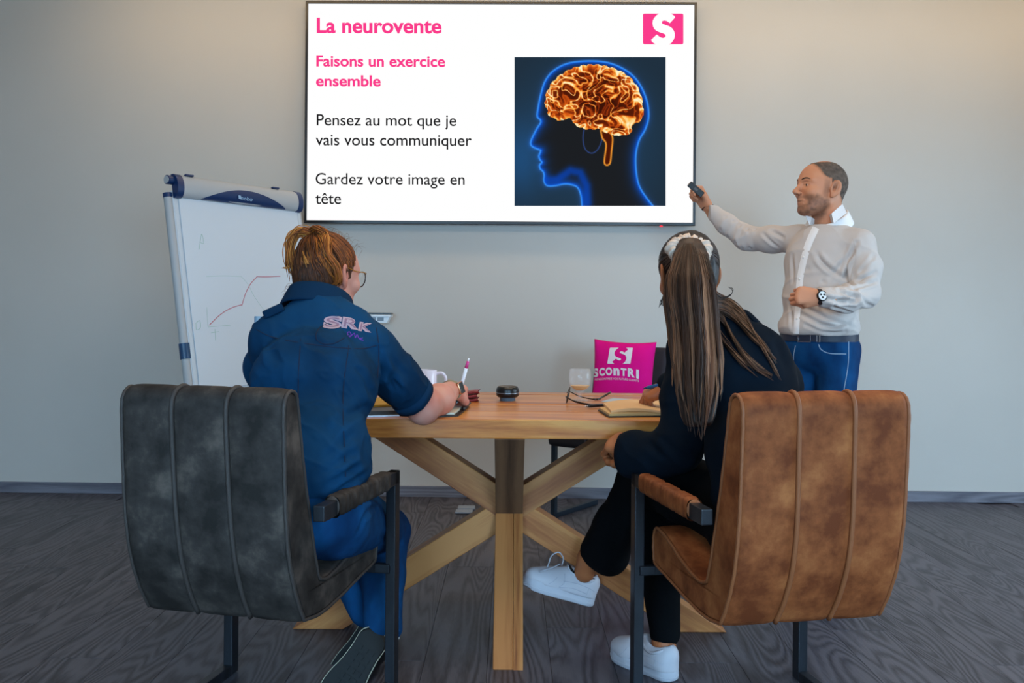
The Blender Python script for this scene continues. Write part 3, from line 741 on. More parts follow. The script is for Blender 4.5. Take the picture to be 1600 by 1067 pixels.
def hand_mesh(wrist, xdir, zdir, side, curls, thumb=None, sc=1.0, h=.0024, spread=(.10, .03, -.04, -.11), fat=1.0):
    """wrist point, finger direction, back-of-hand direction, side=+1/-1 picks where the thumb sits"""
    x = unit(xdir); z = unit(np.array(zdir)-x*np.dot(zdir, x)); y = np.cross(z, x)*side; R = np.stack([x, y, z], 1)
    f = Field((-.075, -.075, -.115), (.21, .095, .065), h)
    f.cap((-.07, 0, 0), (.0, 0, 0), .0275*fat, .026*fat, k=.01, flat=((0, 0, 1), .78))
    for yy, ll in ((.026, .088), (.009, .092), (-.010, .088), (-.027, .080)):
        f.cap((0, yy*.45, 0), (ll, yy, .001), .0165*fat, .0125*fat, k=.016)
    f.cap((.01, .018, -.008), (.050, .034, -.012), .017*fat, .015*fat, k=.016)      # ball of the thumb
    f.cap((.01, -.018, -.006), (.06, -.030, -.008), .014*fat, .012*fat, k=.014)
    tips = []
    for i, (yy, ll, L) in enumerate(((.027, .088, (.044, .026, .021)), (.009, .093, (.048, .030, .023)), (-.010, .089, (.045, .028, .022)), (-.028, .080, (.036, .022, .019)))):
        p = np.array([ll, yy, .001]); a = 0; r = (.0098, .0090, .0082, .0070) if i < 3 else (.0086, .0079, .0072, .0062); pts = [p]; s = spread[i]
        for j in range(3):
            a += math.radians(curls[i][j]); d = np.array([math.cos(a)*math.cos(s), math.sin(s)*math.cos(a) if True else 0, -math.sin(a)]); p = p+d*L[j]; pts.append(p)
        for j in range(3): f.cap(pts[j], pts[j+1], r[j]*fat, r[j+1]*fat, k=.0035)
        tips.append(pts[-1])
    th = thumb or [(.022, .030, -.012), (.055, .055, -.022), (.085, .060, -.030), (.108, .055, -.034)]
    for j in range(len(th)-1): f.cap(th[j], th[j+1], (.0145, .0115, .0105, .009)[j]*fat, (.0120, .0105, .009, .008)[j]*fat, k=.006)
    V, Q = f.mesh()
    if side < 0: Q = Q[:, ::-1]
    return np.array(wrist)+(V*sc)@R.T, Q, R
def strands(paths, radii, cols, name, m, parent, sides=4):
    mb = MB()
    V = []; Fs = []; Cc = []; n = 0
    for P, r, c in zip(paths, radii, cols):
        P = np.asarray(P); k = len(P); t = np.gradient(P, axis=0); t /= np.linalg.norm(t, axis=1)[:, None]+1e-9
        ref = np.array([.3, -1, .2]); u = np.cross(t, ref); u /= np.linalg.norm(u, axis=1)[:, None]+1e-9; w = np.cross(t, u)
        rr = r*np.clip(np.minimum(np.linspace(.5, 3, k), np.linspace(5, .25, k)), 0, 1)
        for s in range(sides):
            a = 2*PI*s/sides; V.append(P+(math.cos(a)*u+math.sin(a)*w*.6)*rr[:, None])
        base = n; idx = base+np.arange(sides)[:, None]*k+np.arange(k)[None]
        for s in range(sides):
            s2 = (s+1) % sides; Fs.append(np.stack([idx[s, :-1], idx[s2, :-1], idx[s2, 1:], idx[s, 1:]], 1))
        n += sides*k; c = np.asarray(c)
        Cc.append(np.tile(c if c.ndim == 2 else np.tile(c, (k, 1)), (sides, 1)))
    return np_mesh(name, np.vstack(V), np.vstack(Fs), m, parent, True, np.vstack(Cc))
def lc(h): return np.array(lin(h)[:3])
def collar(name, C, R, rin, rout, hgt, m, parent, gap=.25, tiltdrop=.03, zback=.0, thick=.003, a0=None):
    """turned-down shirt collar round the neck; R columns forward,left,up"""
    mb = MB(); n = 44; rows = 7
    def P(u, v):
        a = gap+u*(2*PI-2*gap)           # angle from the front
        ca, sa = math.cos(a), math.sin(a); front = (1+ca)/2
        top = zback-tiltdrop*front**1.3
        if v < .35: t = v/.35; r = rin[0]*(1-t)+(rin[0]+.006)*t; z = top-hgt*.35*(1-t)
        else: t = (v-.35)/.65; r = (rin[0]+.008)*(1-t)+rout*t; z = top+.002*math.sin(PI*t)-hgt*(.9+.35*front**3)*t
        el = rin[1]/rin[0]
        return C+R@np.array([ca*r*el, sa*r, z])
    mb.grid(lambda u, v: P(u, v), n, rows*2)
    o = mb.build(name, m, parent, True); s = o.modifiers.new('s', 'SOLIDIFY'); s.thickness = thick; s.offset = 0
    return o
def hidden_torso(ptsr, h=.02):
    lo = np.min([np.array(p)-r for seg in ptsr for p, r in seg], 0)-.03; hi = np.max([np.array(p)+r for seg in ptsr for p, r in seg], 0)+.03
    f = Field(lo, hi, h)
    for seg in ptsr: f.chain([p for p, r in seg], [r for p, r in seg], k=.04)
    return f.mesh()
def cloth(lo, hi, h): return Field(lo, hi, h)

M_skinC = mat('skin_fair', '#c98a68', .5, spec=.35, col2='#4b372e', attr='col', sss=.12, bump=.15, bscale=500, bdist=.0006)
M_skinA = mat('skin_rosy', '#d09684', .5, spec=.35, col2='#c06a58', attr='col', sss=.12, bump=.15, bscale=500, bdist=.0006)
M_skinB = mat('skin_tan', '#a5623c', .5, spec=.35, col2='#8a4a30', attr='col', sss=.12, bump=.1, bscale=500, bdist=.0006)
M_eye = mat('eye', '#d8d0c8', .2); M_iris = mat('iris', '#2c1d14', .15)
M_shirt = mat('white_cotton', '#c4bab4', .8, spec=.2, bump=.25, bscale=160, bdist=.0015, sheen=.1)
M_shirt2 = mat('white_cotton_double', '#ece9e8', .8, spec=.2, bump=.2, bscale=160, bdist=.0012)
M_button = mat('shirt_button', '#e8e4e0', .3)
M_jean = mat('blue_denim', '#0a3058', .85, spec=.15, col2='#0f4878', nscale=12, nstretch=(1,1,.5), bump=.3, bscale=700, bdist=.0008)
M_belt = mat('dark_belt', '#1d2638', .5); M_metal = mat('steel', '#b8b8bc', .25, metal=1)
M_thread = mat('pale_thread', '#8fa6bd', .8); M_leather = mat('dark_strap', '#2c1a16', .5); M_dial = mat('dial_white', '#dfe2e4', .3)
M_darkshoe = mat('dark_shoe_leather', '#12171b', .4, col2='#1b242a', nscale=6)

# ================================================================ the presenter (man in white shirt)
man = empty('person', W(1285, 866, 4.16)*[1, 1, 0], 0)
man.matrix_basis = Matrix.Identity(4); man.location = (0, 0, 0)
tag(man, 'standing man in white shirt and blue jeans pointing a small remote at the screen', 'person')
aM = math.radians(40); Fm = np.array([-math.sin(aM), -math.cos(aM), 0]); Lm = np.array([math.cos(aM), -math.sin(aM), 0]); RM = np.stack([Lm, Fm, [0, 0, 1]], 1)
neckb = W(1294, 352, 4.17)
# --- shirt
lo = W(1085, 560, 4.9)*[1, 0, 1]+[0, 3.6, 0]; hi = W(1400, 320, 4.0)*[1, 0, 1]+[.06, 4.72, .03]
f = cloth([lo[0], 3.62, lo[2]-.05], [hi[0], 4.72, hi[2]+.02], .0055)
shL, shR = W(1342, 382, 4.04), W(1247, 374, 4.27)
f.ell(W(1288, 412, 4.15), (.178, .122, .19), RM, k=.05); f.ell(W(1283, 468, 4.15), (.172, .138, .15), RM, k=.05); f.ell(W(1279, 510, 4.15), (.178, .142, .10), RM, k=.04)
f.cap(W(1286, 372, 4.17), shL, .062, .062, k=.04); f.cap(W(1286, 372, 4.19), shR, .062, .060, k=.04); f.cap(neckb+[0, 0, -.01], W(1291, 375, 4.16), .066, .10, k=.04)
f.chain([shR, W(1205, 374, 4.38), W(1166, 372, 4.48), W(1135, 350, 4.53), W(1109, 327, 4.57)], [.063, .061, .056, .047, .038], k=.03)
f.chain([shL, W(1353, 420, 4.00), W(1352, 459, 3.97)], [.066, .062, .056], k=.03)
f.chain([W(1352, 459, 3.97), W(1322, 468, 3.90), W(1288, 465, 3.84)], [.058, .055, .042], k=.02)
f.cap(neckb+[0, 0, .14], neckb+Fm*.03+[0, 0, .012], .072, .060, k=.006, mode='sub')
f.plane(W(1104, 322, 4.585), W(1095, 315, 4.6)-W(1109, 327, 4.57)); f.plane(W(1281, 522, 4.15)+[0, 0, 0], (-.0, 0, -1))
wr_l = W(1281, 464, 3.825); f.box(wr_l+unit(W(1262, 462, 3.80)-W(1288, 465, 3.84))*.045, (.04, .06, .06), frame(W(1262, 462, 3.80)-W(1288, 465, 3.84)), rd=.005, k=.003, mode='sub')
V, Q = f.mesh(); N_ = vnormals(V, Q); bv = bvh_of(V, Q)
CR = [([(1338, 380), (1322, 430), (1335, 455)], .012, .010), ([(1332, 395), (1300, 430)], .014, .006), ([(1325, 440), (1290, 415), (1275, 395)], .012, .006), ([(1322, 448), (1285, 440)], .010, .006),
      ([(1365, 400), (1345, 425)], .010, .006), ([(1368, 425), (1340, 440)], .010, .007), ([(1369, 440), (1330, 452)], .009, .007), ([(1362, 478), (1330, 462), (1310, 455)], .010, .009), ([(1355, 484), (1335, 470), (1325, 452)], .009, .009), ([(1345, 488), (1318, 470), (1312, 452)], .009, .008),
      ([(1330, 488), (1302, 478), (1300, 452)], .008, .007), ([(1180, 358), (1172, 388)], .008, .006), ([(1168, 358), (1160, 388)], .008, .007), ([(1157, 352), (1150, 380)], .007, .006), ([(1146, 345), (1138, 370)], .007, .006), ([(1134, 338), (1126, 360)], .007, .005),
      ([(1192, 365), (1215, 385)], .01, .005), ([(1205, 360), (1225, 372)], .01, .005), ([(1250, 490), (1290, 510), (1325, 505)], .011, .007), ([(1255, 478), (1300, 500), (1330, 510)], .010, .006), ([(1260, 508), (1300, 520), (1320, 518)], .010, .006),
      ([(1340, 497), (1320, 515)], .009, .006), ([(1238, 400), (1240, 440)], .012, .004), ([(1262, 420), (1280, 470)], .012, .004), ([(1232, 470), (1240, 515)], .010, .004)]
CR = [(a_, b_*.85, c_*1.7) for a_, b_, c_ in CR]
V = creases_apply(V, N_, CR, bv); N_ = vnormals(V, Q)
V = V+N_*(.0016*fbm(V*[1, 1, .6], 14, 3, 2)+.0040*(1-np.abs(fbm(V@np.array([[1, .3, .2], [.2, 1, .3], [.9, .4, 1.6]]), 5, 2, 9))*2.2).clip(0, 1)**3)[:, None]
shirt = np_mesh('shirt', V, Q, M_shirt, man); bv = bvh_of(V, Q)
decal([(1275, 356), (1262, 385), (1252, 425), (1248, 460), (1246, 490), (1244, 521)], [11, 11, 10, 10, 9, 9], bv, .002).build('placket', M_shirt2, man, True)
for (px, py) in ((1256, 402), (1250, 436), (1246, 498)):
    p = hit(px, py, bv, .004); MB().lathe([(0, .0015), (.0045, .0015), (.0055, 0), (.0045, -.001)], (0, 0, 0), 12).build('button', M_button, man, True); o = COL.objects[-1]; o = [q for q in man.children if q.name.startswith('button')][-1]; o.location = p; o.rotation_euler = (PI/2, 0, -aM)
decal([(1333, 372), (1338, 400), (1328, 440)], 1.6, bv, .001).build('armhole_seam', M_shirt, man, True)
decal([(1281, 448), (1279, 462), (1281, 480)], 3, bv, .0015).build('cuff', M_shirt, man, True)
RC = frame(Fm*1.0+np.array([.0, 0, 0]));
collar('collar', neckb+np.array([.004, 0, .080])+Fm*.012, RC, (.074, .078), .108, .060, M_shirt2, man, gap=.24, tiltdrop=.085, thick=.004)
def leaf(pts, lift, th=.0025):
    a = [hit(x, y, bv, l) for (x, y), l in zip(pts, lift)]; good = [p[1] for p, (x, y) in zip(a, pts) if np.linalg.norm(p-W(x, y, p[1])) < .03 and p[1] > 3.8]
    a = [p if (np.linalg.norm(p-W(x, y, p[1])) < .03 and p[1] > 3.8) else W(x, y, min(good)-.004) for p, (x, y) in zip(a, pts)]; b_ = [p+np.array([0, -th, th*.4]) for p in a]; n = len(a)
    MB().add(a+b_, [tuple(range(n)), tuple(range(n, 2*n))[::-1]]+[(i, (i+1) % n, n+(i+1) % n, n+i) for i in range(n)]).build('collar_leaf', M_shirt2, man)
leaf([(1316, 319), (1323, 333), (1301, 355), (1287, 343), (1299, 334)], (.030, .022, .020, .024, .024))
leaf([(1258, 337), (1266, 354), (1280, 349), (1268, 340)], (.012, .008, .010, .014))
# --- head, hands
fH = unit([-.970, -.235, .05]); RH = frame(fH); CH = W(1283, 296, 4.13); sH = 1.075
V, Q = head_mesh(CH, RH, sH, neck=neckb+[0, 0, -.03], neck_r=.060)
m_ = np.zeros(len(V)); x, y, z = V.T
noi = fbm(V, 90, 2, 4)*.5
beard = np.clip((-.030-z+.25*(x-.03)*(x < .06))/.018, 0, 1)*np.clip((x+.012)/.02, 0, 1)*np.clip((z+.135)/.03, 0, 1)*.62*(1+.6*noi)
beard *= np.clip((np.hypot(x-.098, (z+.060)*1.2)-.012)/.010, .25, 1)
side = np.clip((x-.002)/.008, 0, 1)*np.clip((.036-x)/.014, 0, 1)*np.clip((.045-z)/.02, 0, 1)*np.clip((z+.06)/.02, 0, 1)*.34*(1+.5*noi)
scalp = np.clip((.054-x+.45*(z-.07)-.018*np.clip((.05-z)/.05, 0, 1))/.022, 0, 1)*np.clip((z-.002-.02*(x > .0)+.75*(-x-.02).clip(0, .08)+.02*(x < -.05))/.028, 0, 1)*np.clip(1-np.exp(-((z-.115)/.03)**2-(y/.045)**2-((x-.0)/.06)**2)*.8, 0, 1)
m_ = np.clip(np.maximum(np.maximum(beard, side), scalp*(.62+.5*noi)), 0, .92)
ear = (np.abs(y) > .0785) & (x > -.045) & (x < .014) & (z < .040) & (z > -.045); m_[ear] *= .15; m_ = m_+.55*np.exp(-((x+.012)/.010)**2-((z-.002)/.016)**2)*(np.abs(y) > .070)  # hollow of the ear darkened in the mask, as painted shade
lips = np.exp(-((x-.10)/.012)**2-(y/.022)**2-((z+.059)/.009)**2); m_ = np.clip(m_+.15*lips, 0, 1)
parts = [(to_world(V, CH, RH, sH), Q, m_)]
headV = parts[0][0]
# right hand: holds the remote up towards the screen
wR = W(1104, 321, 4.595); dR = unit(W(1094, 303, 4.60)-wR)
V, Q, RR = hand_mesh(wR, dR+[-.02, 0, 0], (.55, .45, .45), 1, [(62, 70, 40), (84, 82, 45), (90, 85, 45), (92, 85, 45)], thumb=[(.022, .028, -.012), (.048, .044, -.028), (.078, .040, -.036), (.104, .026, -.036)], sc=.98)
parts.append((V, Q, None))
# left hand: loose fist in front of the belly
wL = W(1278, 464, 3.825); dL = unit([-.97, -.18, .06])
V, Q, RL = hand_mesh(wL, dL, (.25, -.95, .15), 1, [(82, 88, 50), (84, 90, 55), (84, 90, 55), (84, 90, 55)], thumb=[(.022, .026, -.012), (.052, .036, -.030), (.078, .024, -.046), (.094, .006, -.050)], sc=.98)
parts.append((V, Q, None))
hp = W(1279, 548, 4.16); hipL, hipR = hp+Lm*.088, hp-Lm*.088
ftL = np.array([hipL[0]-.02, hipL[1]-.02, .09]); ftR = np.array([hipR[0]+.0, hipR[1]+.03, .09])
knL = (hipL*.53+ftL*.47)+Fm*.02; knR = (hipR*.53+ftR*.47)+Fm*.02
V, Q = hidden_torso([[(W(1290, 400, 4.16), .09), (W(1282, 480, 4.16), .09), (hp, .09)], [(shR, .035), (W(1166, 372, 4.48), .03), (wR, .024)], [(shL, .035), (W(1352, 459, 3.97), .03), (wL, .024)], [(hipL, .06), (knL, .04), (ftL, .03)], [(hipR, .06), (knR, .04), (ftR, .03)], [(neckb+[0, 0, .03], .045), (W(1290, 400, 4.16), .07)]])
parts.append((V, Q, None))
V, Q, A = joinm(parts); body = np_mesh('body', V, Q, M_skinC, man, True, A)
for s in (-1, 1):
    e = CH+RH@(np.array([.0755, s*.031, .008])*sH); MB().lathe([(0, .0134)]+[(.0135*math.sin(t), .0135*math.cos(t)) for t in np.linspace(.2, PI, 10)], (0, 0, 0), 14).build('eyeball', M_eye, man, True); o = [q for q in man.children if q.name.startswith('eyeball')][-1]; o.location = e
    g = unit(fH+[0, 0, -.05]); MB().lathe([(0, .0145), (.003, .0143), (.0058, .0128)], (0, 0, 0), 14).build('iris', M_iris, o, True); ir = o.children[0]; ir.rotation_mode = 'QUATERNION'; ir.rotation_quaternion = Vector(g).to_track_quat('Z', 'Y')
    # eyebrow
    hb = bvh_of(headV, parts[0][1]); rowp = []
    for t in np.linspace(0, 1, 9):
        q = np.array([.13-.02*t, s*(.014+.036*t), .030+.006*math.sin(PI*t)]); q = CH+RH@(q*sH); h_ = hb.ray_cast(Vector(q), Vector(-fH)); rowp.append(np.array(h_[0])+fH*.0005 if h_[0] else q)
    MB().tube(rowp, [.0015, .003, .0036, .0036, .0036, .0033, .003, .002, .001], 6, flat=.8).build('eyebrow', mat('dark_hair', '#2c201b', .8), man, True)
# cropped hair: a thin fuzzy layer on the scalp
V0, Q0 = parts[0][0], parts[0][1]; keep = (scalp > .55) & ~ear; fq = keep[Q0].all(1); used = np.unique(Q0[fq]); remap = -np.ones(len(V0), int); remap[used] = np.arange(len(used))
Nh = vnormals(V0, Q0); hv = V0[used]+Nh[used]*(.0008+.0012*(fbm(V0[used], 260, 2, 6)+.3))[:, None]
shade = np.clip(.35+.5*noi[used]+.5*(1-scalp[used]), 0, 1)
hcol = lc('#3a302b')[None]*(1-shade[:, None])+lc('#7c6a5c')[None]*shade[:, None]
np_mesh('hair', hv, remap[Q0[fq]], mat('cropped_hair', '#4a3d34', .85, attr='col'), man, True, hcol)
# bracelet, watch
bw = unit(wR-W(1112, 330, 4.58)); u1 = unit(np.cross(bw, [0, 1, 0])); u2 = np.cross(bw, u1); cb = wR+dR*-.012
MB().tube([cb+.0285*math.cos(a)*u1+.024*math.sin(a)*u2+.008*math.cos(a)*bw for a in np.linspace(0, 2*PI, 33)[:-1]], .0022, 6, closed=True).build('bracelet', M_leather, man, True)
cw = wL-dL*.002; uz = RL[:, 2]; uy = RL[:, 1]
ringp = [cw+.031*math.cos(a)*uy+.0255*math.sin(a)*uz for a in np.linspace(0, 2*PI, 33)[:-1]]
mb = MB(); V_ = []; 
for p_, a in zip(ringp, np.linspace(0, 2*PI, 33)[:-1]):
    nrm = unit(math.cos(a)*uy/.031+math.sin(a)*uz/.0255)
    for dx, dn in ((-.011, 0), (-.011, .003), (.011, .003), (.011, 0)): V_.append(p_+dL*dx+nrm*dn)
mb.add(V_, [(i*4+j, i*4+(j+1) % 4, ((i+1) % 32)*4+(j+1) % 4, ((i+1) % 32)*4+j) for i in range(32) for j in range(4)])
wt = mb.build('wrist_watch', M_leather, man, 40)
q = Vector(-uz if False else uz).to_track_quat('Z', 'Y'); wc = cw+uz*.028
def wpart(name, prof, m, par): o = MB().lathe(prof, (0, 0, 0), 32).build(name, m, par, 40); o.rotation_mode = 'QUATERNION'; o.rotation_quaternion = q; o.location = wc; return o
wpart('watch_case', [(0, -.004), (.0215, -.004), (.0225, .003), (.0205, .0075), (.0185, .0075), (.0180, .006)], mat('gunmetal', '#23201f', .3, metal=.6), wt)
wpart('watch_dial', [(.0182, .0062), (0, .0062)], M_dial, wt)
mq = Matrix.Rotation(0, 3, 'X'); qm = np.array(q.to_matrix())
for (dx, dy) in ((-.007, .005), (.007, .005), (0, -.007)):
    o = MB().lathe([(.0045, .0066), (0, .0068)], (dx, dy, 0), 14).build('sub_dial', mat('subdial', '#191a1d', .4), wt); o.rotation_mode = 'QUATERNION'; o.rotation_quaternion = q; o.location = wc
# --- jeans, belt, shoes
f = cloth([hp[0]-.32, 3.85, .0], [hp[0]+.30, 4.5, 1.16], .008)
f.ell(hp+[0, 0, .01], (.168, .128, .12), RM, k=.03); f.ell(hp+[0, 0, .05], (.160, .122, .10), RM, k=.03)
f.ell(hp-Fm*.06+[0, 0, -.03], (.12, .09, .09), RM, k=.04)
for a, b, c in ((hipL, knL, ftL), (hipR, knR, ftR)): f.chain([a, b, c], [.094, .070, .056], k=.03)
f.plane(W(1281, 531, 4.15), (0, 0, 1)); f.plane((0, 0, .045), (0, 0, -1))
V, Q = f.mesh(); N_ = vnormals(V, Q); V = V+N_*(.003*fbm(V, 16, 3, 5))[:, None]
jeans = np_mesh('jeans', V, Q, M_jean, man); bj = bvh_of(V, Q)
decal([(1279, 538), (1283, 546), (1296, 552), (1322, 553)], 1.5, bj, .001).build('pocket_seam', M_thread, man, True)
decal([(1326, 534), (1325, 570), (1318, 612)], 1.2, bj, .001).build('side_seam', M_thread, man, True)
decal([(1243, 540), (1240, 560), (1243, 590)], 1.2, bj, .001).build('fly_seam', M_thread, man, True)
zb = W(1281, 526, 4.15)[2]
belt = [hp*[1, 1, 0]+Lm*.170*math.cos(a)+Fm*.131*math.sin(a) for a in np.linspace(0, 2*PI, 65)[:-1]]
V_ = []; 
for p in belt:
    o_ = unit(p-hp*[1, 1, 0]); 
    for dz, dn in ((-.019, 0), (-.019, .004), (.017, .004), (.017, 0)): V_.append(np.array([p[0], p[1], zb+dz])+o_*dn)
mb = MB().add(V_, [(i*4+j, i*4+(j+1) % 4, ((i+1) % 64)*4+(j+1) % 4, ((i+1) % 64)*4+j) for i in range(64) for j in range(4)]); bo = mb.build('belt', M_belt, man, 40)
pb = hp*[1, 1, 0]+Fm*.137+[0, 0, zb]
def frame_rect(c, ax, hw_, hh, r): return MB().tube([c+ax*sx*hw_+np.array([0, 0, sz*hh]) for sx, sz in ((-1,-1),(1,-1),(1,1),(-1,1))], r, 6, closed=True)
frame_rect(pb-Lm*.01, Lm, .028, .020, .0022).build('buckle', M_metal, bo); frame_rect(pb+Lm*.050-Fm*.008, Lm, .006, .019, .0022).build('belt_keeper', M_metal, bo)
def simple_shoe(name, heel, fwd, m, msole, parent, L=.29):
    R = frame(fwd); f = Field((-.02, -.06, -.01), (L+.02, .06, .12), .004)
    f.ell((L*.72, 0, .032), (L*.27, .045, .036), k=.02); f.ell((.05, 0, .045), (.055, .036, .05), k=.03); f.cap((.05, 0, .06), (L*.5, 0, .045), .036, .034, k=.03); f.plane((0, 0, .012), (0, 0, -1))
    V, Q = f.mesh(); o = np_mesh(name, to_world(V, np.array(heel), R), Q, m, parent)
    f = Field((-.02, -.06, -.01), (L+.02, .06, .03), .004); f.ell((L*.72, 0, .01), (L*.285, .049, .03), k=.01); f.ell((.055, 0, .01), (.062, .039, .03), k=.03); f.cap((.05, 0, .01), (L*.6, 0, .01), .036, .04, k=.02, flat=((0, 0, 1), .6)); f.plane((0, 0, .016), (0, 0, 1)); f.plane((0, 0, .001), (0, 0, -1))
    V, Q = f.mesh(); np_mesh('sole', to_world(V, np.array(heel), R), Q, msole, o)
    return o
for ft in (ftL, ftR): simple_shoe('shoe', (ft[0]-Fm[0]*.06, ft[1]-Fm[1]*.06, .0), Fm, M_darkshoe, M_black, man)
# the remote he holds
rm = empty('remote_control', tuple(W(1087.5, 296, 4.545)), 0, 'small black presentation remote held up in the standing man\'s hand', 'remote')
ax = unit(W(1077, 287, 4.59)-W(1092, 300, 4.58)); Rr = np.stack([ax, unit(np.cross([0, 1, .2], ax)), unit(np.cross(ax, np.cross([0, 1, .2], ax)))], 1)
MB().box((0, 0, 0), (.043, .0155, .0075), Rr, b=.003).build('casing', M_black, rm); MB().box(Rr@np.array([-.0, 0, -.0082]) , (.010, .006, .001), Rr, b=.0006).build('button', mat('grey_rubber', '#55585e', .6), rm)
MB().box(Rr@np.array([.0437, 0, 0]), (.002, .0125, .005), Rr, b=.0008).build('lens_end', mat('cream_end', '#b39a86', .4), rm)
# ================================================================ seated woman in the navy shirt (left chair)
M_navy = mat('navy_cotton', '#082a45', .85, spec=.12, col2='#0d4066', nscale=5, nstretch=(1,1,.6), bump=.3, bscale=520, bdist=.0008)
M_navyd = mat('navy_band', '#0a2c48', .85, spec=.12, bump=.2, bscale=520)
M_patch = mat('embroidery_pink', '#b9a0ac', .8, bump=.4, bscale=600); M_script = mat('embroidery_purple', '#6a35a0', .8)
M_stitch = mat('navy_stitch', '#061a36', .9)
wa = empty('person', (0, 0, 0), 0, 'auburn-haired woman in navy shirt and jeans writing at the table, seen from behind', 'person')
RA = frame(unit([.10, .97, -.0]), (0, 0, 1)); RAl = np.stack([RA[:, 1], RA[:, 0], RA[:, 2]], 1)   # left, forward, up
tiltA = Matrix.Rotation(math.radians(-20), 3, 'X'); RAt = np.array(tiltA)@RAl
hA, wA, cA, uA = W(474, 790, 2.46), W(482, 700, 2.50), W(490, 600, 2.60), W(503, 528, 2.72)
sAL, sAR = W(432, 532, 2.72), W(582, 548, 2.70); eAR = W(661, 633, 2.83); wrA = W(706, 609, 3.04)
f = cloth([-.90, 2.2, .50], [-.15, 3.2, 1.22], .0055)
f.ell(hA+[0, 0, .08], (.165, .145, .12), RAl, k=.05); f.ell(wA, (.166, .135, .14), RAt, k=.05); f.ell(cA, (.180, .130, .16), RAt, k=.05); f.ell(uA, (.150, .100, .11), RAt, k=.04)
f.cap(W(497, 505, 2.76), sAL+[0.0, 0, 0], .072, .070, k=.05); f.cap(W(507, 505, 2.76), sAR, .074, .070, k=.05); f.cap(W(502, 476, 2.79), W(500, 520, 2.74), .070, .10, k=.04)
f.chain([sAR, W(620, 590, 2.76), W(650, 623, 2.81)], [.072, .068, .062], k=.03)
eAL = W(452, 640, 2.98); wAL = W(532, 522, 3.05)
f.chain([sAL, W(418, 575, 2.80), W(428, 612, 2.90)], [.070, .066, .062], k=.03)
hem_n = unit(eAR-W(610, 580, 2.74)); hem_c = W(651, 624, 2.81)
f.box(hem_c+hem_n*.10, (.10, .095, .095), frame(hem_n), rd=.003, k=.003, mode='sub')
V, Q = f.mesh(); N_ = vnormals(V, Q); bv = bvh_of(V, Q)
CR = [([(588, 545), (596, 585), (590, 628)], .012, .012), ([(600, 575), (618, 600), (622, 632)], .010, .006), ([(560, 600), (585, 622)], .012, .006), ([(545, 560), (575, 600), (585, 640)], .013, .006),
      ([(520, 500), (545, 520), (560, 560)], .012, .005), ([(500, 745), (540, 715), (582, 690)], .012, .010), ([(505, 760), (550, 735), (585, 705)], .011, .009), ([(520, 770), (560, 745), (585, 722)], .010, .009),
      ([(505, 725), (540, 690), (578, 660)], .013, .008), ([(530, 660), (560, 640), (590, 632)], .012, .006), ([(420, 540), (440, 570)], .014, .005), ([(400, 560), (404, 600)], .011, .006),
      ([(610, 560), (640, 590)], .010, .004), ([(605, 590), (630, 612)], .009, .005), ([(470, 520), (500, 540), (540, 545)], .016, .004)]
V = creases_apply(V, N_, CR, bv); N_ = vnormals(V, Q)
V = V+N_*(.0032*fbm(V*[1, 1, .5], 13, 3, 22)+.004*(1-np.abs(fbm(V*[1.5, 1, 1.5]+V[:, [1, 2, 0]]*.8, 6, 3, 29))*2.6).clip(0, 1)**3)[:, None]
sh = np_mesh('shirt', V, Q, M_navy, wa); bv = bvh_of(V, Q)
# turned-up sleeve hem, yoke and back seams
ah = unit(np.cross(hem_n, [0, 1, 0])); bh = np.cross(hem_n, ah)
ring = lambda r, o: [hem_c-hem_n*o+(ah*math.cos(a)+bh*math.sin(a))*r for a in np.linspace(0, 2*PI, 41)[:-1]]
def snapring(o, lift):
    out = []
    for p in ring(.12, o):
        c = hem_c-hem_n*o; d = unit(c-p); h_ = bv.ray_cast(Vector(p), Vector(d)); q = np.array(h_[0]) if h_[0] else p; out.append(q-d*lift)
    return out
r0, r1, r2, r3 = snapring(.034, .0005), snapring(.034, .004), snapring(.004, .005), snapring(.004, -.002)
Vr = []; 
for i in range(40): Vr += [r0[i], r1[i], r2[i], r3[i]]
MB().add(Vr, [(i*4+j, i*4+j+1, ((i+1) % 40)*4+j+1, ((i+1) % 40)*4+j) for i in range(40) for j in range(3)]).build('sleeve_hem', M_navyd, wa, True)
for path in ([(470, 530), (466, 600), (470, 700)], [(545, 540), (536, 620), (540, 745)], [(395, 512), (430, 528), (500, 540), (560, 545), (588, 540)], [(588, 512), (592, 545), (590, 590)]):
    decal(path, 1.6, bv, .001, .0004).build('seam', M_stitch, wa, True)
decal([(512, 505), (500, 512), (494, 522), (496, 532), (508, 538), (524, 536), (538, 528)], 1.6, bv, .0012, .0006).build('round_seam', M_stitch, wa, True)
# embroidered letters on the right shoulder blade
def emb_map(x0, y0, x1, y1, hgt, sl=0):
    return lambda p: (x0+(x1-x0)*p[0]+sl*p[1], y0+(y1-y0)*p[0]-p[1]*hgt)
for ch, (xa, ya, xb, yb, hg) in {'S': (504, 514, 533, 514, 20), 'R': (533, 512, 560, 516, 17), 'K': (559, 517, 580, 520, 14)}.items():
    for (wgt, m_, lf) in ((.075, M_patch, .0012), (-.005, mat('embroidery_mid', '#8f6f84', .8), .0022)):
        v, fc = text_mesh(ch, 1, wgt); v = fitbox(v, 0 if wgt > 0 else .12, 1 if wgt > 0 else .88, 0 if wgt > 0 else .12, 1 if wgt > 0 else .88)
        flat_decal(v, fc, bv, emb_map(xa, ya, xb, yb, hg, 3), lf, .12).build('embroidered_letter', m_, wa)
decal([(544, 524), (543, 520), (547, 519), (549, 525), (545, 526), (551, 523), (554, 521), (555, 528), (558, 523), (561, 529), (567, 528), (562, 530), (568, 532)], 1.5, bv, .001, .0008).build('script_embroidery', M_script, wa)
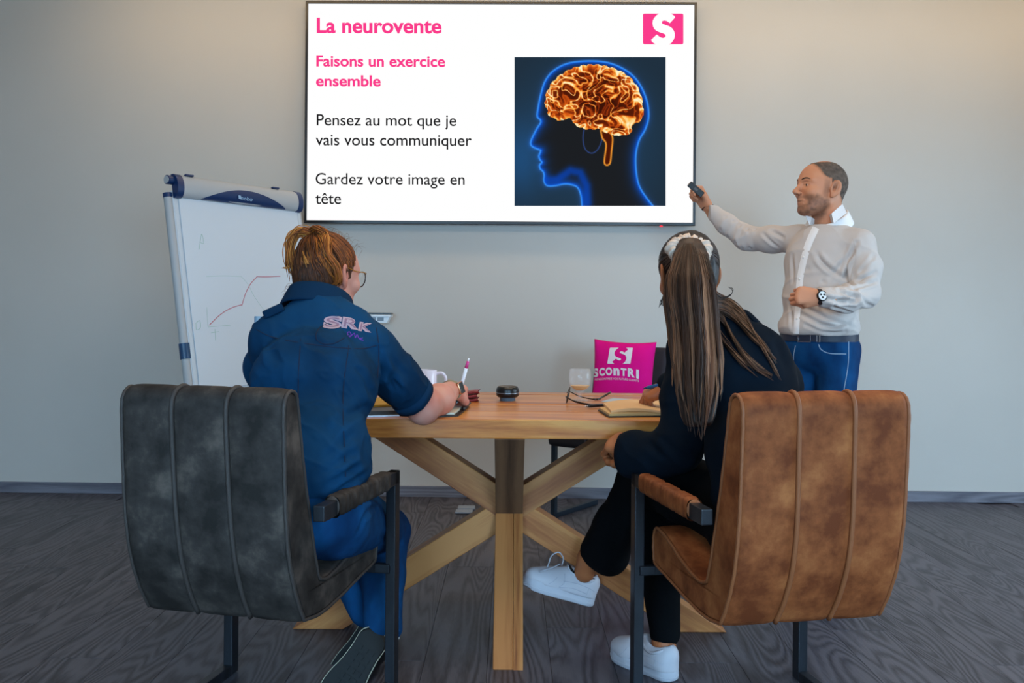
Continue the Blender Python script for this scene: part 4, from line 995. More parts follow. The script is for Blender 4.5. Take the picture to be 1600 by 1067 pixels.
# shoulder strap tab
ps = hit(424, 480, bv); MB().box((0, 0, 0), (.030, .018, .012), frame(unit([1, .3, .5])), b=.005).build('shoulder_tab', M_navyd, wa, True); [q for q in wa.children if q.name.startswith('shoulder_tab')][-1].location = hit(427, 490, bv)+[0, 0, .008]
# head
fA = unit([.54, .83, -.13]); RHA = frame(fA); CHA = W(514, 430, 2.86); nA = W(505, 492, 2.80)
V, Q = head_mesh(CHA, RHA, 1.0, neck=nA, neck_r=.060); x, y, z = V.T
f2 = np.clip(fbm(V, 40, 2, 3)*.5+.25, 0, 1)*.4; f2[(np.abs(y) > .07) & (x > -.045) & (x < .02)] += .45
parts = [(to_world(V, CHA, RHA), Q, np.clip(f2, 0, 1))]
# bare right arm and writing hand
fa = Field([-.42, 2.68, .68], [-.08, 3.12, .90], .0035)
fa.chain([W(625, 596, 2.78), eAR+[0, 0, .0], W(686, 624, 2.92), wrA+unit(wrA-eAR)*.0], [.054, .052, .047, .030], k=.02)
fa.cap(eAR, eAR+[.004, -.018, -.022], .034, .026, k=.03)
Va, Qa = fa.mesh(); Ka = np.clip(fbm(Va, 25, 2, 8)*.4+.2, 0, .6)+.35*np.exp(-np.linalg.norm(Va-W(675, 655, 2.80), axis=1)/.03); parts.append((Va, Qa, Ka))
xd = unit([.12, .95, .02]); zd = unit([.30, -.35, .88])
Vh, Qh, RhA = hand_mesh(wrA, xd, zd, -1, [(48, 52, 30), (60, 60, 30), (72, 66, 34), (80, 70, 36)], thumb=[(.022, .030, -.012), (.056, .048, -.030), (.082, .040, -.046), (.104, .026, -.055)], fat=1.12)
parts.append((Vh, Qh, np.clip(fbm(Vh, 40, 2, 2)*.5+.3, 0, .7)))
# left arm, chin resting on the hand
fa = Field([-.80, 2.72, .70], [-.44, 3.16, 1.16], .004)
fa.chain([W(425, 600, 2.86), eAL, wAL], [.050, .046, .030], k=.02); Va, Qa = fa.mesh(); parts.append((Va, Qa, None))
Vh, Qh, _ = hand_mesh(wAL, unit(W(557, 492, 3.03)-wAL+[0, -.02, .0]), (.3, .9, -.3), 1, [(30, 85, 40), (75, 90, 50), (80, 90, 50), (85, 90, 50)], sc=.95); parts.append((Vh, Qh, None))
hjR, hjL = hA+[.078, .02, -.055], hA+[-.10, .02, -.03]; kR, kL = W(602, 828, 3.00), W(505, 815, 3.02); aR, aL = W(592, 976, 2.80), W(572, 955, 2.93)
V, Q = hidden_torso([[(cA, .08), (hA, .10)], [(W(503, 500, 2.78), .05), (cA, .08)], [(sAL, .04), (cA, .05)], [(sAR, .04), (cA, .05)], [(hjR, .045), (kR, .03), (aR, .02)], [(hjL, .045), (kL, .03), (aL, .02)]]); parts.append((V, Q, None))
V, Q, A = joinm(parts); np_mesh('body', V, Q, M_skinA, wa, True, A)
RCa = frame(unit([.25, .96, 0])); collar('collar', W(503, 452, 2.815), np.stack([RCa[:, 0], RCa[:, 1], RCa[:, 2]], 1)@np.array(Matrix.Rotation(math.radians(14), 3, 'Y')), (.086, .088), .118, .070, M_navyd, wa, gap=.35, tiltdrop=.05, thick=.005)
# glasses she wears
gl = []
for s in (-1, 1):
    c = np.array([.112, s*.034, .006]); 
    rim = [c+np.array([-.010*abs(math.cos(a))*1-.10*abs(s*.034+.027*math.cos(a)-0)*.6+.0, .027*math.cos(a), .022*math.sin(a)*(1.0 if math.sin(a) > 0 else 1.15)]) for a in np.linspace(0, 2*PI, 33)[:-1]]
    gl.append([CHA+RHA@p for p in rim])
M_tort = mat('tortoise_frame', '#1d1411', .25, coat=.5); M_gold = mat('gold_metal', '#c9a24a', .25, metal=1); M_lens = mat('clear_lens', '#f4f8fa', .02, trans=1, ior=1.06, alpha=.35)
gp = MB(); 
for r_ in gl: gp.tube(r_, .0019, 8, closed=True)
gp.tube([CHA+RHA@np.array([.1075, -.009, .014]), CHA+RHA@np.array([.110, 0, .016]), CHA+RHA@np.array([.1075, .009, .014])], .0016, 6); gobj = gp.build('glasses', M_tort, wa, True)
for s, r_ in zip((-1, 1), gl):
    c = np.mean(r_, 0); MB().add(r_+[c], [(i, (i+1) % 32, 32) for i in range(32)]).build('lens', M_lens, gobj)
    MB().tube(spline([CHA+RHA@np.array(p) for p in ((.098, s*.061, .018), (.085, s*.072, .020), (.03, s*.079, .017), (-.012, s*.083, .020), (-.035, s*.080, .000))], 20), .0010, 6, flat=1.4).build('temple', M_gold, gobj, True)
# --- red-brown hair: scalp strands swept to a messy bun, loose loops falling
M_hairA = mat('auburn_hair', '#7a4a24', .55, spec=.4, attr='col'); rh = random.Random(11)
hcapf = Field((-.14, -.11, -.12), (.12, .11, .14), .004); hcapf.ell((-.018, 0, .030), (.100, .082, .095), k=.02); hcapf.ell((-.055, 0, -.030), (.055, .062, .055), k=.04)
hcapf.box((.115, 0, -.08), (.075, .2, .10), rd=.01, k=.02, mode='sub'); hcapf.ell((.02, 0, -.09), (.07, .2, .055), k=.02, mode='sub')
V, Q = hcapf.mesh(); V = V+vnormals(V, Q)*(.0025*fbm(V*[.5, 1, 1], 60, 2, 4))[:, None]; tt = np.clip(fbm(V*[.4, 1, 1], 70, 2, 14)*.5+.5, 0, 1)[:, None]
hcapf_V = V; QA_ = Q; hairA = np_mesh('hair', to_world(V, CHA, RHA), Q, M_hairA, wa, True, lc('#2c1a10')*(1-tt)+lc('#64391d')*tt)
pal = [lc(c) for c in ('#3c2012', '#643517', '#8a4a1e', '#ac6224', '#743e1a', '#c4803a', '#4c2814')]
paths, rad, cols = [], [], []
BUN = np.array([-.072, .016, .112])
def cap_pt(d, lift=.002):   # direction -> point on the hair cap surface
    d = unit(d); c = np.array([-.018, 0, .030]); r = np.array([.100, .082, .095])
    return c+d/np.sqrt(((d/r)**2).sum())*(1+lift/.09)
for i in range(620):
    th = rh.uniform(-PI, PI)
    # hairline start directions (local): front/sides/nape
    front = math.cos(th); d0 = np.array([math.cos(th)*.85+.05, math.sin(th), .42*front-.40*(1-abs(front))*(1 if front > -.2 else 1)-(.55 if front < -.1 else 0)]); d0[2] += rh.uniform(-.08, .35)
    b = unit(BUN-np.array([-.018, 0, .030])); pts = []
    for t in np.linspace(0, 1, 9):
        d = unit(unit(d0)*(1-t)+b*t+np.array([0, rh.gauss(0, .012), rh.gauss(0, .01)])); pts.append(cap_pt(d, .002+.004*math.sin(PI*t)*rh.random()+.012*t**4))
    P = spline(pts, 16); paths.append(to_world(P, CHA, RHA)); rad.append(rh.uniform(.0009, .0017)); c = pal[rh.randrange(5)]*rh.uniform(.7, 1.1); cols.append(c)
bcap = bvh_of(hcapf_V, QA_)
for i in range(420):
    th = PI+rh.uniform(-1.5, 1.5); P = []; z0_ = rh.uniform(-.088, -.03)
    for z_ in np.linspace(z0_, .055, 10):
        t_ = th+(PI-th)*.5*(z_-z0_)/(.055-z0_); dd = Vector((math.cos(t_), math.sin(t_), 0)); h_ = bcap.ray_cast(Vector((-.035, 0, z_))+dd*.3, -dd)
        if h_[0] is not None: P.append(np.array(h_[0])+np.array(dd)*rh.uniform(.0010, .0026))
    if len(P) > 4: paths.append(to_world(spline(P, 14), CHA, RHA)); rad.append(rh.uniform(.0010, .0018)); cols.append(pal[rh.choice((0, 1, 6, 1))]*rh.uniform(.5, 1.0))
for i in range(0):   # nape, combed upwards
    th = PI+rh.uniform(-1.25, 1.25); d0 = unit(np.array([math.cos(th)*.9, math.sin(th)*.8, rh.uniform(-1.25, -.45)])); b = unit(BUN-np.array([-.018, 0, .030])); pts = []
    q0 = np.array([-.050+.055*math.cos(th), .060*math.sin(th), rh.uniform(-.085, -.03)]); pts.append(q0)
    for t in np.linspace(.25, 1, 7):
        d = unit(d0*(1-t)*.6+b*t+np.array([-.35*(1-t), 0, 0])); pts.append(cap_pt(d, .003))
    paths.append(to_world(spline(pts, 16), CHA, RHA)); rad.append(rh.uniform(.0009, .0016)); cols.append(pal[rh.choice((0, 1, 6, 2))]*rh.uniform(.6, 1.0))
def lock(guide, n, spread, r=(.0010, .0020), pool=range(7), endspread=1.0, world=True):
    G = spline(guide, 26)
    for i in range(n):
        o = np.array([rh.gauss(0, 1), rh.gauss(0, 1), rh.gauss(0, 1)])*spread; o2 = np.array([rh.gauss(0, 1), rh.gauss(0, 1), rh.gauss(0, 1)])*spread*endspread
        ph = rh.uniform(0, 6.3); t = np.linspace(0, 1, 26)[:, None]; amp = np.sin(PI*np.clip(t+.08, 0, 1))**.5
        P = G+(o*(1-t)+o2*t)*np.clip(t*5+.25, 0, 1)+.003*np.sin(t*9+ph)*np.array([[1, .4, .3]])
        k = rh.randint(20, 26); paths.append(P[:k]); rad.append(rh.uniform(*r)); cols.append(pal[rh.choice(list(pool))]*rh.uniform(.75, 1.25))
D0 = 2.83
lock([W(492, 372, D0), W(478, 362, D0-.02), W(463, 362, D0-.03), W(453, 380, D0-.03), W(453, 405, D0-.03), W(460, 432, D0-.01)], 130, .0075, pool=(2, 3, 5, 1, 5))
lock([W(490, 370, D0), W(470, 366, D0-.02), W(458, 385, D0-.03), W(456, 410, D0-.03), W(452, 418, D0-.03), W(441, 418, D0-.03)], 14, .003, pool=(3, 5))
lock([W(488, 368, D0), W(476, 385, D0-.05), W(470, 410, D0-.055), W(472, 440, D0-.04), W(480, 452, D0-.02)], 120, .009, pool=(0, 1, 2, 4))
lock([W(492, 365, D0), W(490, 385, D0-.06), W(492, 410, D0-.07), W(500, 430, D0-.06), W(512, 448, D0-.04)], 150, .010, pool=(1, 2, 4, 6, 3))
lock([W(496, 362, D0), W(510, 372, D0-.05), W(512, 395, D0-.07), W(526, 415, D0-.07), W(529, 435, D0-.06), W(519, 446, D0-.05)], 120, .0055, pool=(2, 3, 3, 5))
lock([W(494, 362, D0), W(503, 380, D0-.06), W(508, 405, D0-.07), W(517, 425, D0-.065), W(527, 440, D0-.05)], 90, .007, pool=(2, 3, 1))
lock([W(484, 366, D0), W(492, 356, D0-.03), W(505, 360, D0-.04), W(514, 368, D0-.02)], 70, .005, pool=(1, 2, 3))
lock([W(474, 392, D0-.07), W(479, 412, D0-.08), W(484, 428, D0-.07), W(480, 440, D0-.05)], 16, .0018, pool=(5, 3))
for i in range(46):   # fly-away hairs
    if i < 20: a = [W(rh.uniform(462, 480), rh.uniform(430, 452), D0), W(rh.uniform(448, 462), rh.uniform(440, 470), D0), W(rh.uniform(438, 462), rh.uniform(452, 480), D0)]
    else:
        u = rh.uniform(0, 1); px = 500+60*u; py = 362+ (u**2)*36; a = [W(px, py+6, D0+.03), W(px+rh.uniform(0, 10), py-rh.uniform(2, 10), D0+.03), W(px+rh.uniform(4, 20), py+rh.uniform(-8, 8), D0+.03)]
    paths.append(spline(a, 12)); rad.append(.00035); cols.append(lc('#8a6a4a'))
strands(paths, rad, cols, 'hair_strands', M_hairA, hairA)['kind'] = 'stuff'
# --- her jeans and shoes
f = cloth([-.90, 2.15, .05], [-.20, 3.18, .72], .0065)
f.ell(hA+[0, 0, -.01], (.172, .155, .12), RAl, k=.04)
f.chain([hjR, (hjR+kR)/2+[0, 0, .01], kR], [.094, .086, .076], k=.03); f.chain([hjL, (hjL+kL)/2, kL], [.104, .095, .074], k=.04)
f.chain([kR, (kR+aR)/2+[.006, -.02, 0], aR+[.012, .01, -.01]], [.074, .066, .056], k=.02); f.chain([kL, (kL+aL)/2, aL], [.072, .062, .050], k=.02)
f.box(aR+[.0, -.02, -.10], (.10, .10, .05), frame((0, 1, .35)), rd=.003, k=.003, mode='sub')
V, Q = f.mesh(); N_ = vnormals(V, Q); bvj = bvh_of(V, Q)
V = creases_apply(V, N_, [([(510, 785), (560, 775), (600, 770)], .012, .008), ([(585, 775), (575, 800), (560, 830)], .010, .006), ([(592, 772), (585, 800)], .010, .006), ([(625, 850), (640, 858)], .01, .006), ([(590, 900), (625, 890)], .012, .005), ([(575, 935), (620, 930)], .012, .005)], bvj)
N_ = vnormals(V, Q); V = V+N_*(.004*fbm(V, 12, 3, 31))[:, None]; np_mesh('jeans', V, Q, M_jean, wa)
def tucked_shoe(toe, heel, L=.275, ws=1.0):
    """shoe standing on its toe, sole towards the chair back"""
    ax = unit(np.array(toe)-np.array(heel)); nrm = np.array([-.10, -.86, .50]); nrm = unit(nrm-ax*np.dot(nrm, ax)); y = np.cross(-nrm, ax); R = np.stack([ax, y, -nrm], 1)
    f = Field((-.02, -.07, .0), (L+.02, .07, .12), .004)
    f.ell((L*.72, 0, .034), (L*.27, .044*ws, .036), k=.02); f.ell((.05, 0, .045), (.055, .036*ws, .05), k=.03); f.cap((.05, 0, .062), (L*.5, 0, .045), .036, .034, k=.03); f.plane((0, 0, .014), (0, 0, -1))
    V, Q = f.mesh(); up = np_mesh('shoe', np.array(heel)+V@R.T, Q, M_darkshoe, wa)
    def outline(k, s):
        u = k; w = ws*(.036+.012*math.sin(PI*min(1, max(0, (u-.25)/.75)))-.006*math.exp(-((u-.42)/.15)**2))
        w *= math.sqrt(max(0, 1-((.13-u)/.13)**2)) if u < .13 else (math.sqrt(max(0, 1-((u-.80)/.20)**2)) if u > .80 else 1)
        return (u*L, s*w)
    us = np.concatenate([np.linspace(0, .13, 8), np.linspace(.2, .8, 10), np.linspace(.84, 1, 9)]); pol = [outline(u, 1) for u in us]+[outline(u, -1) for u in us[::-1][1:-1]]
    m = MB(); n = len(pol); rings = [(.0, .94), (.004, 1.0), (.018, 1.0)]
    for z_, sc_ in rings: m.v.extend([tuple(np.array(heel)+R@np.array([L/2+(p[0]-L/2)*sc_, p[1]*sc_, z_])) for p in pol])
    m.f.append(tuple(range(n))); m.f += [(k*n+i, (k+1)*n+i, (k+1)*n+(i+1) % n, k*n+(i+1) % n) for k in range(2) for i in range(n)]; m.f.append(tuple(range(2*n, 3*n))[::-1])
    so = m.build('sole', mat('shoe_sole', '#171a1b', .7), up)
    m = MB().tube([np.array(heel)+R@np.array([L/2+(p[0]-L/2)*1.01, p[1]*1.01, .005]) for p in pol], .0016, 5, closed=True); m.build('welt', mat('cream_welt', '#b9b59f', .6), up)
    tr = MB()
    for i in range(9):
        for j in (-1, 0, 1):
            if i < 1: continue
            tr.box(np.array(heel)+R@np.array([.045+i*.022, j*.021, -.001]), (.0065, .0075, .002), R)
    t_ = tr.build('tread', mat('tread_rubber', '#15191b', .7), up); t_['kind'] = 'stuff'
tucked_shoe(W(540, 1086, 2.70)*[1, 1, 0]+[0, 0, .012], W(592, 984, 2.76), .29, 1.3)
tucked_shoe(W(548, 1040, 2.86)*[1, 1, 0]+[0, 0, .012], W(592, 958, 2.94), .28, 1.05)
ck = aR+[.012, .0, -.048]; MB().tube([ck+np.array([.047*math.cos(a), .03*math.sin(a)+.004, .012*math.sin(a)+.010*math.cos(a)]) for a in np.linspace(0, 2*PI, 33)[:-1]], .004, 6, closed=True).build('sock', mat('white_sock', '#d8dadc', .9), wa, True)
# smart watch on her right wrist
cwr = wrA+unit(wrA-eAR)*-.008; uz = RhA[:, 2]; uy = RhA[:, 1]; xw = unit(wrA-eAR)
uz = unit(uz-xw*(uz@xw)); uy = np.cross(xw, uz)
Vw = []; AN = np.linspace(0, 2*PI, 41)[:-1]
for a in AN:
    nrm = unit(math.cos(a)*uy/.034+math.sin(a)*uz/.028); p_ = cwr+.0345*math.cos(a)*uy+.0295*math.sin(a)*uz
    for dx, dn in ((-.010, 0), (-.010, .0025), (.010, .0025), (.010, 0)): Vw.append(p_+xw*dx+nrm*dn)
swt = MB().add(Vw, [(i*4+j, i*4+(j+1) % 4, ((i+1) % 40)*4+(j+1) % 4, ((i+1) % 40)*4+j) for i in range(40) for j in range(4)]).build('smart_watch', mat('khaki_band', '#8a8468', .7), wa, 40)
nz = unit(uz*.35+np.array([.85, -.35, -.05])); nz = unit(nz-xw*(nz@xw)); ny = np.cross(nz, xw); Rw = np.stack([xw, ny, nz], 1); wc2 = cwr+nz*.036
MB().box(wc2, (.017, .020, .0055), Rw, b=.0045).build('watch_case', mat('rose_gold', '#c98d68', .25, metal=.9), swt, True); MB().box(wc2+nz*.0052, (.0145, .0175, .0012), Rw, b=.001).build('watch_screen', mat('watch_glass', '#0c1013', .1), swt)
# the pen she holds
pa, pb_ = W(713, 632, 3.10), W(732, 562, 3.06); pn = empty('ballpoint_pen', tuple(pa), 0, 'white four-colour ballpoint pen with pink top in the writing hand', 'pen')
L_ = np.linalg.norm(pb_-pa); ax = (pb_-pa)/L_; pt = lambda t: (pb_-pa)*t
MB().tube([pt(0), pt(.06)], [.0008, .003], 10).build('tip', M_metal, pn, True); MB().tube([pt(.06), pt(.30), pt(.44)], .0055, 12).build('grip', mat('blue_grip', '#5f8fa8', .4), pn, True)
MB().tube([pt(.44), pt(.46), pt(.82)], [.005, .006, .006], 12).build('barrel', M_white, pn, True)
MB().tube([pt(.82), pt(.97)], [.0062, .0045], 12).build('slider_cap', mat('pink_plastic', '#d0408a', .4), pn, True); MB().tube([pt(.965), pt(1.03)], [.0035, .0025], 8).build('ball_top', M_white, pn, True)

# ================================================================ seated woman in black (right chair)
M_blk = mat('black_jersey', '#080d14', .9, spec=.1, col2='#0b1824', nscale=3, bump=.15, bscale=400, bdist=.0006); M_blkt = mat('black_trouser', '#07090c', .9, spec=.1, bump=.1, bscale=300)
wb = empty('person', (0, 0, 0), 0, 'woman in black with long brown ponytail seen from behind, legs crossed in the brown chair', 'person')
hB, wB, cB, uB = W(1218, 800, 2.47), W(1190, 700, 2.50), W(1158, 605, 2.60), W(1125, 535, 2.70)
tB = math.radians(16); RBt = np.array(Matrix.Rotation(math.radians(-20), 3, 'X')@Matrix.Rotation(-tB, 3, 'Y'))
sBL, sBR = W(1078, 552, 2.72), W(1185, 556, 2.62)
f = cloth([.25, 2.2, .48], [.98, 3.15, 1.18], .0055)
f.ell(hB+[0, 0, .06], (.185, .145, .12), RBt, k=.05); f.ell(wB, (.155, .125, .14), RBt, k=.05); f.ell(cB, (.160, .115, .16), RBt, k=.05); f.ell(uB, (.125, .085, .10), RBt, k=.04)
f.cap(W(1108, 512, 2.74), sBL, .058, .062, k=.05); f.cap(W(1118, 512, 2.72), sBR, .060, .070, k=.05); f.cap(W(1106, 480, 2.76), uB, .055, .08, k=.04)
eBL, wBL = W(1062, 695, 2.62), W(992, 706, 2.735)
f.chain([sBL, W(1068, 620, 2.68), eBL], [.062, .062, .062], k=.03); f.chain([eBL, W(1025, 712, 2.68), wBL+[0, 0, -.0]], [.060, .062, .066], k=.03)
f.cap(eBL+[0, 0, -.03], W(985, 722, 2.735), .05, .045, k=.03)
eBR, wBR = W(1222, 648, 2.82), W(1046, 600, 3.05)
f.chain([sBR, W(1212, 600, 2.68), eBR], [.072, .070, .058], k=.03); f.chain([eBR, wBR], [.055, .042], k=.03)
nb = unit(W(955, 694, 2.77)-eBL); f.box(W(968, 706, 2.76)+nb*.045, (.05, .10, .10), frame(nb), rd=.004, k=.006, mode='sub')
V, Q = f.mesh(); N_ = vnormals(V, Q); bv = bvh_of(V, Q)
V = creases_apply(V, N_, [([(1050, 600), (1062, 650)], .014, .006), ([(1040, 690), (1075, 720)], .012, .008), ([(1200, 520), (1230, 580)], .02, .006), ([(1010, 690), (1045, 715)], .012, .006)], bv)
N_ = vnormals(V, Q); V = V+N_*(.003*fbm(V, 9, 3, 41)+.003*(1-np.abs(fbm(V, 6, 2, 49))*2.6).clip(0, 1)**3)[:, None]
np_mesh('sweater', V, Q, M_blk, wb); bvB = bvh_of(V, Q)
pc = W(1166, 488, 2.66); MB().tube(spline([W(1146, 492, 2.70), W(1158, 486, 2.68), W(1170, 491, 2.66), W(1184, 505, 2.63)], 14), [.004]+[.011]*12+[.004], 8, flat=.6).build('collar_fold', M_blk, wb, True)
fB = unit([-.17, .95, -.22]); RHB = frame(fB); CHB = W(1074, 431, 2.70); nB = W(1106, 492, 2.76)
V, Q = head_mesh(CHB, RHB, .98, neck=nB, neck_r=.046); parts = [(to_world(V, CHB, RHB, .98), Q, None)]
hx = unit(W(950, 690, 2.79)-wBL)
Vh, Qh, _ = hand_mesh(wBL-hx*.012, hx+[0, 0, .05], (-.1, -.72, .62), 1, [(58, 70, 40), (64, 74, 40), (68, 76, 40), (72, 78, 40)], thumb=[(.022, .030, -.012), (.055, .050, -.026), (.083, .046, -.040), (.104, .034, -.050)], sc=1.0, fat=1.05); parts.append((Vh, Qh, None))
Vh, Qh, RhB = hand_mesh(wBR+[0, .0, .0], (-.78, .25, -.45), (-.35, -.25, .9), -1, [(35, 38, 20), (48, 45, 22), (62, 50, 25), (74, 52, 25)], thumb=[(.022, .030, -.012), (.052, .050, -.026), (.080, .046, -.036), (.102, .034, -.040)], sc=.95); parts.append((Vh, Qh, None))
kB1, aB1 = W(1000, 752, 2.92), W(912, 880, 3.09); kB2, aB2 = W(1040, 800, 2.95), W(1037, 1012, 2.80)
fa = Field(np.minimum(aB1, aB1)-.09, aB1+[.12, .09, .14], .003); fa.chain([W(940, 846, 3.05), W(920, 872, 3.085), W(913, 894, 3.10)], [.036, .034, .034], k=.02); Va, Qa = fa.mesh(); parts.append((Va, Qa, None))
fa = Field(aB2-[.08, .08, .09], aB2+[.08, .08, .14], .003); fa.chain([aB2+[0, .015, .05], aB2+[0, 0, .01], aB2+[0, .0, -.04]], [.034, .032, .034], k=.02); Va, Qa = fa.mesh(); parts.append((Va, Qa, None))
hb1, hb2 = hB+[-.08, .02, -.02], hB+[.08, .02, -.02]
V, Q = hidden_torso([[(W(1108, 500, 2.75), .035), (cB, .07), (hB, .09)], [(sBL, .035), (eBL, .03), (wBL, .025)], [(sBR, .035), (eBR, .03), (wBR, .025)], [(hb1, .06), (kB1, .045)], [(hb2, .06), (kB2, .045), (aB2, .028)]]); parts.append((V, Q, None))
V, Q, A = joinm(parts); np_mesh('body', V, Q, M_skinB, wb, True, A)
f = cloth([.12, 2.15, .08], [.98, 3.22, .72], .0065)
f.ell(hB+[0, 0, -.02], (.195, .150, .11), RBt, k=.04); f.chain([hb1, (hb1+kB1)/2+[0, 0, .02], kB1], [.105, .092, .074], k=.04); f.chain([hb2, (hb2+kB2)/2, kB2], [.105, .090, .070], k=.04)
f.chain([kB1, W(962, 822, 3.00), W(951, 866, 3.05)], [.072, .064, .068], k=.02); f.cap(W(962, 812, 3.00), W(930, 860, 3.07), .062, .050, k=.02)
f.chain([kB2, W(1034, 900, 2.87), W(1038, 990, 2.81)], [.070, .060, .046], k=.02); f.plane(aB2+[0, 0, .018], (0, 0, -1)) if False else None
f.box(W(1038, 1030, 2.80), (.09, .09, .045), rd=.003, k=.003, mode='sub')
V, Q = f.mesh(); N_ = vnormals(V, Q); V = V+N_*(.003*fbm(V, 10, 3, 51))[:, None]; np_mesh('trousers', V, Q, M_blkt, wb)
# white sneakers
M_snk = mat('white_leather', '#b8b6bd', .45, spec=.4, bump=.08, bscale=300, bdist=.0005); M_sns = mat('white_rubber', '#b2b3bc', .55); M_snd = mat('sneaker_lining', '#24211f', .8); M_snl = mat('sneaker_stitch', '#a6a8b4', .7)
def sneaker(heel, fwd, up, L, parent=wb):
    fwd = unit(fwd); R = frame(fwd, up); H = np.array(heel)
    f = Field((-.02, -.07, .0), (L+.02, .07, .14), .0032)
    f.ell((L*.76, 0, .040), (L*.235, .043, .036), k=.02); f.cap((.045, 0, .055), (L*.62, 0, .045), .037, .037, k=.03); f.cap((.040, 0, .030), (L*.7, 0, .03), .038, .042, k=.02)
    f.cap((.030, 0, .075), (.085, 0, .068), .030, .032, k=.02); f.cap((L*.36, 0, .088), (L*.62, 0, .060), .025, .026, k=.02)
    f.ell((.066, 0, .118), (.048, .026, .048), k=.008, mode='sub'); f.plane((0, 0, .026), (0, 0, -1))
    V, Q = f.mesh(); o = np_mesh('sneaker', H+V@R.T, Q, M_snk, parent); bs = bvh_of(H+V@R.T, Q)
    def outl(u, s):
        w = .036+.012*math.sin(PI*min(1, max(0, (u-.25)/.78)))-.004*math.exp(-((u-.42)/.15)**2)
        if u < .14: w *= math.sqrt(max(0, 1-((.14-u)/.14)**2))
        elif u > .78: w *= math.sqrt(max(0, 1-((u-.78)/.22)**2))
        return np.array([u*L, s*w])
    us = np.concatenate([np.linspace(0, .14, 10), np.linspace(.18, .78, 14), np.linspace(.80, 1, 12)]); pol = [outl(u, 1) for u in us]+[outl(u, -1) for u in us[::-1][1:-1]]; n = len(pol); m = MB()
    for z_, sc_ in ((.0, .95), (.003, .99), (.012, 1.01), (.013, .995), (.024, 1.0), (.034, .985), (.036, .95)):
        m.v.extend([tuple(H+R@np.array([L/2+(p[0]-L/2)*sc_, p[1]*sc_, z_+.004*(p[0]/L > .9)])) for p in pol])
    m.f.append(tuple(range(n))[::-1]); m.f += [(k*n+i, k*n+(i+1) % n, (k+1)*n+(i+1) % n, (k+1)*n+i) for k in range(6) for i in range(n)]; m.f.append(tuple(range(6*n, 7*n)))
    m.build('sole', M_sns, o, 35)
    col = [H+R@np.array(p) for p in spline([(.018, 0, .098), (.035, .030, .085), (.070, .035, .074), (.105, .028, .088), (.118, 0, .104), (.105, -.028, .088), (.070, -.035, .074), (.035, -.030, .085), (.018, 0, .098)], 40)[:-1]]
    MB().tube(col, .0055, 8, closed=True).build('collar_padding', M_snk, o, True)
    for s in (-1, 1):      # overlay seams, pressed on the upper
        for path in ([(.02, .052), (.05, .060), (.10, .062), (.14, .058)], [(.045, .060), (.048, .035)], [(.14, .080), (.135, .055), (.15, .036)], [(.05, .040), (.10, .044), (.15, .036)], [(.165, .064), (.175, .050), (.19, .037)]):
            P = []
            for (a_, z_) in spline([(p[0]*L/.27, p[1]) for p in path], 12):
                q0 = H+R@np.array([a_, s*.08, z_]); h_ = bs.ray_cast(Vector(q0), Vector(-R[:, 1]*s)); 
                if h_[0] is not None: P.append(np.array(h_[0]))
            if len(P) > 3: MB().tube(P, .0008, 5).build('seam', M_snl, o, True)
    for k in range(5):     # laces
        u = .125+.017*k; z_ = .103-.0105*k
        MB().tube(spline([H+R@np.array(p) for p in ((u*L/.27, .024, z_-.008), (u*L/.27+.004, 0, z_+.004), (u*L/.27, -.024, z_-.008))], 9), .0028, 6, flat=.6).build('lace', M_sns, o, True)
    return o, H, R
d1 = unit(W(822, 905, 3.10)-W(928, 936, 3.14)); up1 = unit([.22, .10, .97])
o, H, R = sneaker(W(926, 947, 3.13), d1, up1, .262)
MB().tube(spline([H+R@np.array(p) for p in ((.145, .0, .100), (.150, .01, .125), (.172, .012, .140), (.192, .012, .122), (.196, .02, .100), (.200, .03, .085))], 24), .0022, 6).build('lace_loop', M_sns, o, True)
MB().tube(spline([H+R@np.array(p) for p in ((.150, .0, .100), (.160, .020, .104), (.185, .032, .088), (.225, .042, .066))], 16), .0020, 6).build('lace_end', M_sns, o, True)
MB().tube(spline([H+R@np.array(p) for p in ((.030, .026, .090), (.070, .034, .080), (.110, .026, .095), (.120, 0, .106), (.110, -.026, .095), (.070, -.034, .080), (.030, -.026, .090))], 26), .0045, 6).build('sock_edge', mat('black_sock', '#0c0b0c', .9), wb, True)
sneaker((.492, 2.742, .001), (-.62, .785, 0), (0, 0, 1), .262)
# dark hair on the head, cream scrunchie, long ponytail
hf = Field((-.14, -.11, -.12), (.12, .11, .14), .004); hf.ell((-.016, 0, .030), (.104, .084, .098), k=.02); hf.ell((-.060, 0, -.035), (.045, .055, .050), k=.04)
hf.box((.110, 0, -.07), (.075, .2, .10), rd=.01, k=.02, mode='sub'); hf.ell((.03, 0, -.09), (.07, .2, .05), k=.02, mode='sub')
V, Q = hf.mesh(); V = V+vnormals(V, Q)*(.0018*fbm(V*[.4, 1, .6], 60, 2, 4))[:, None]
M_hairB = mat('brown_hair', '#2a1a12', .5, spec=.45, attr='col')
tt = np.clip(fbm(V*[.3, 1, .6], 80, 2, 14)*.5+.4, 0, 1)[:, None]; hairB = np_mesh('hair', to_world(V, CHB, RHB), Q, M_hairB, wb, True, lc('#0d0c10')*(1-tt)+lc('#241f24')*tt)
SCR = W(1077, 392, 2.605); paths, rad, cols = [], [], []
Ra = frame(unit([0, -.75, .66])); mb = MB()   # scrunchie: gathered ring, axis pointing back and up
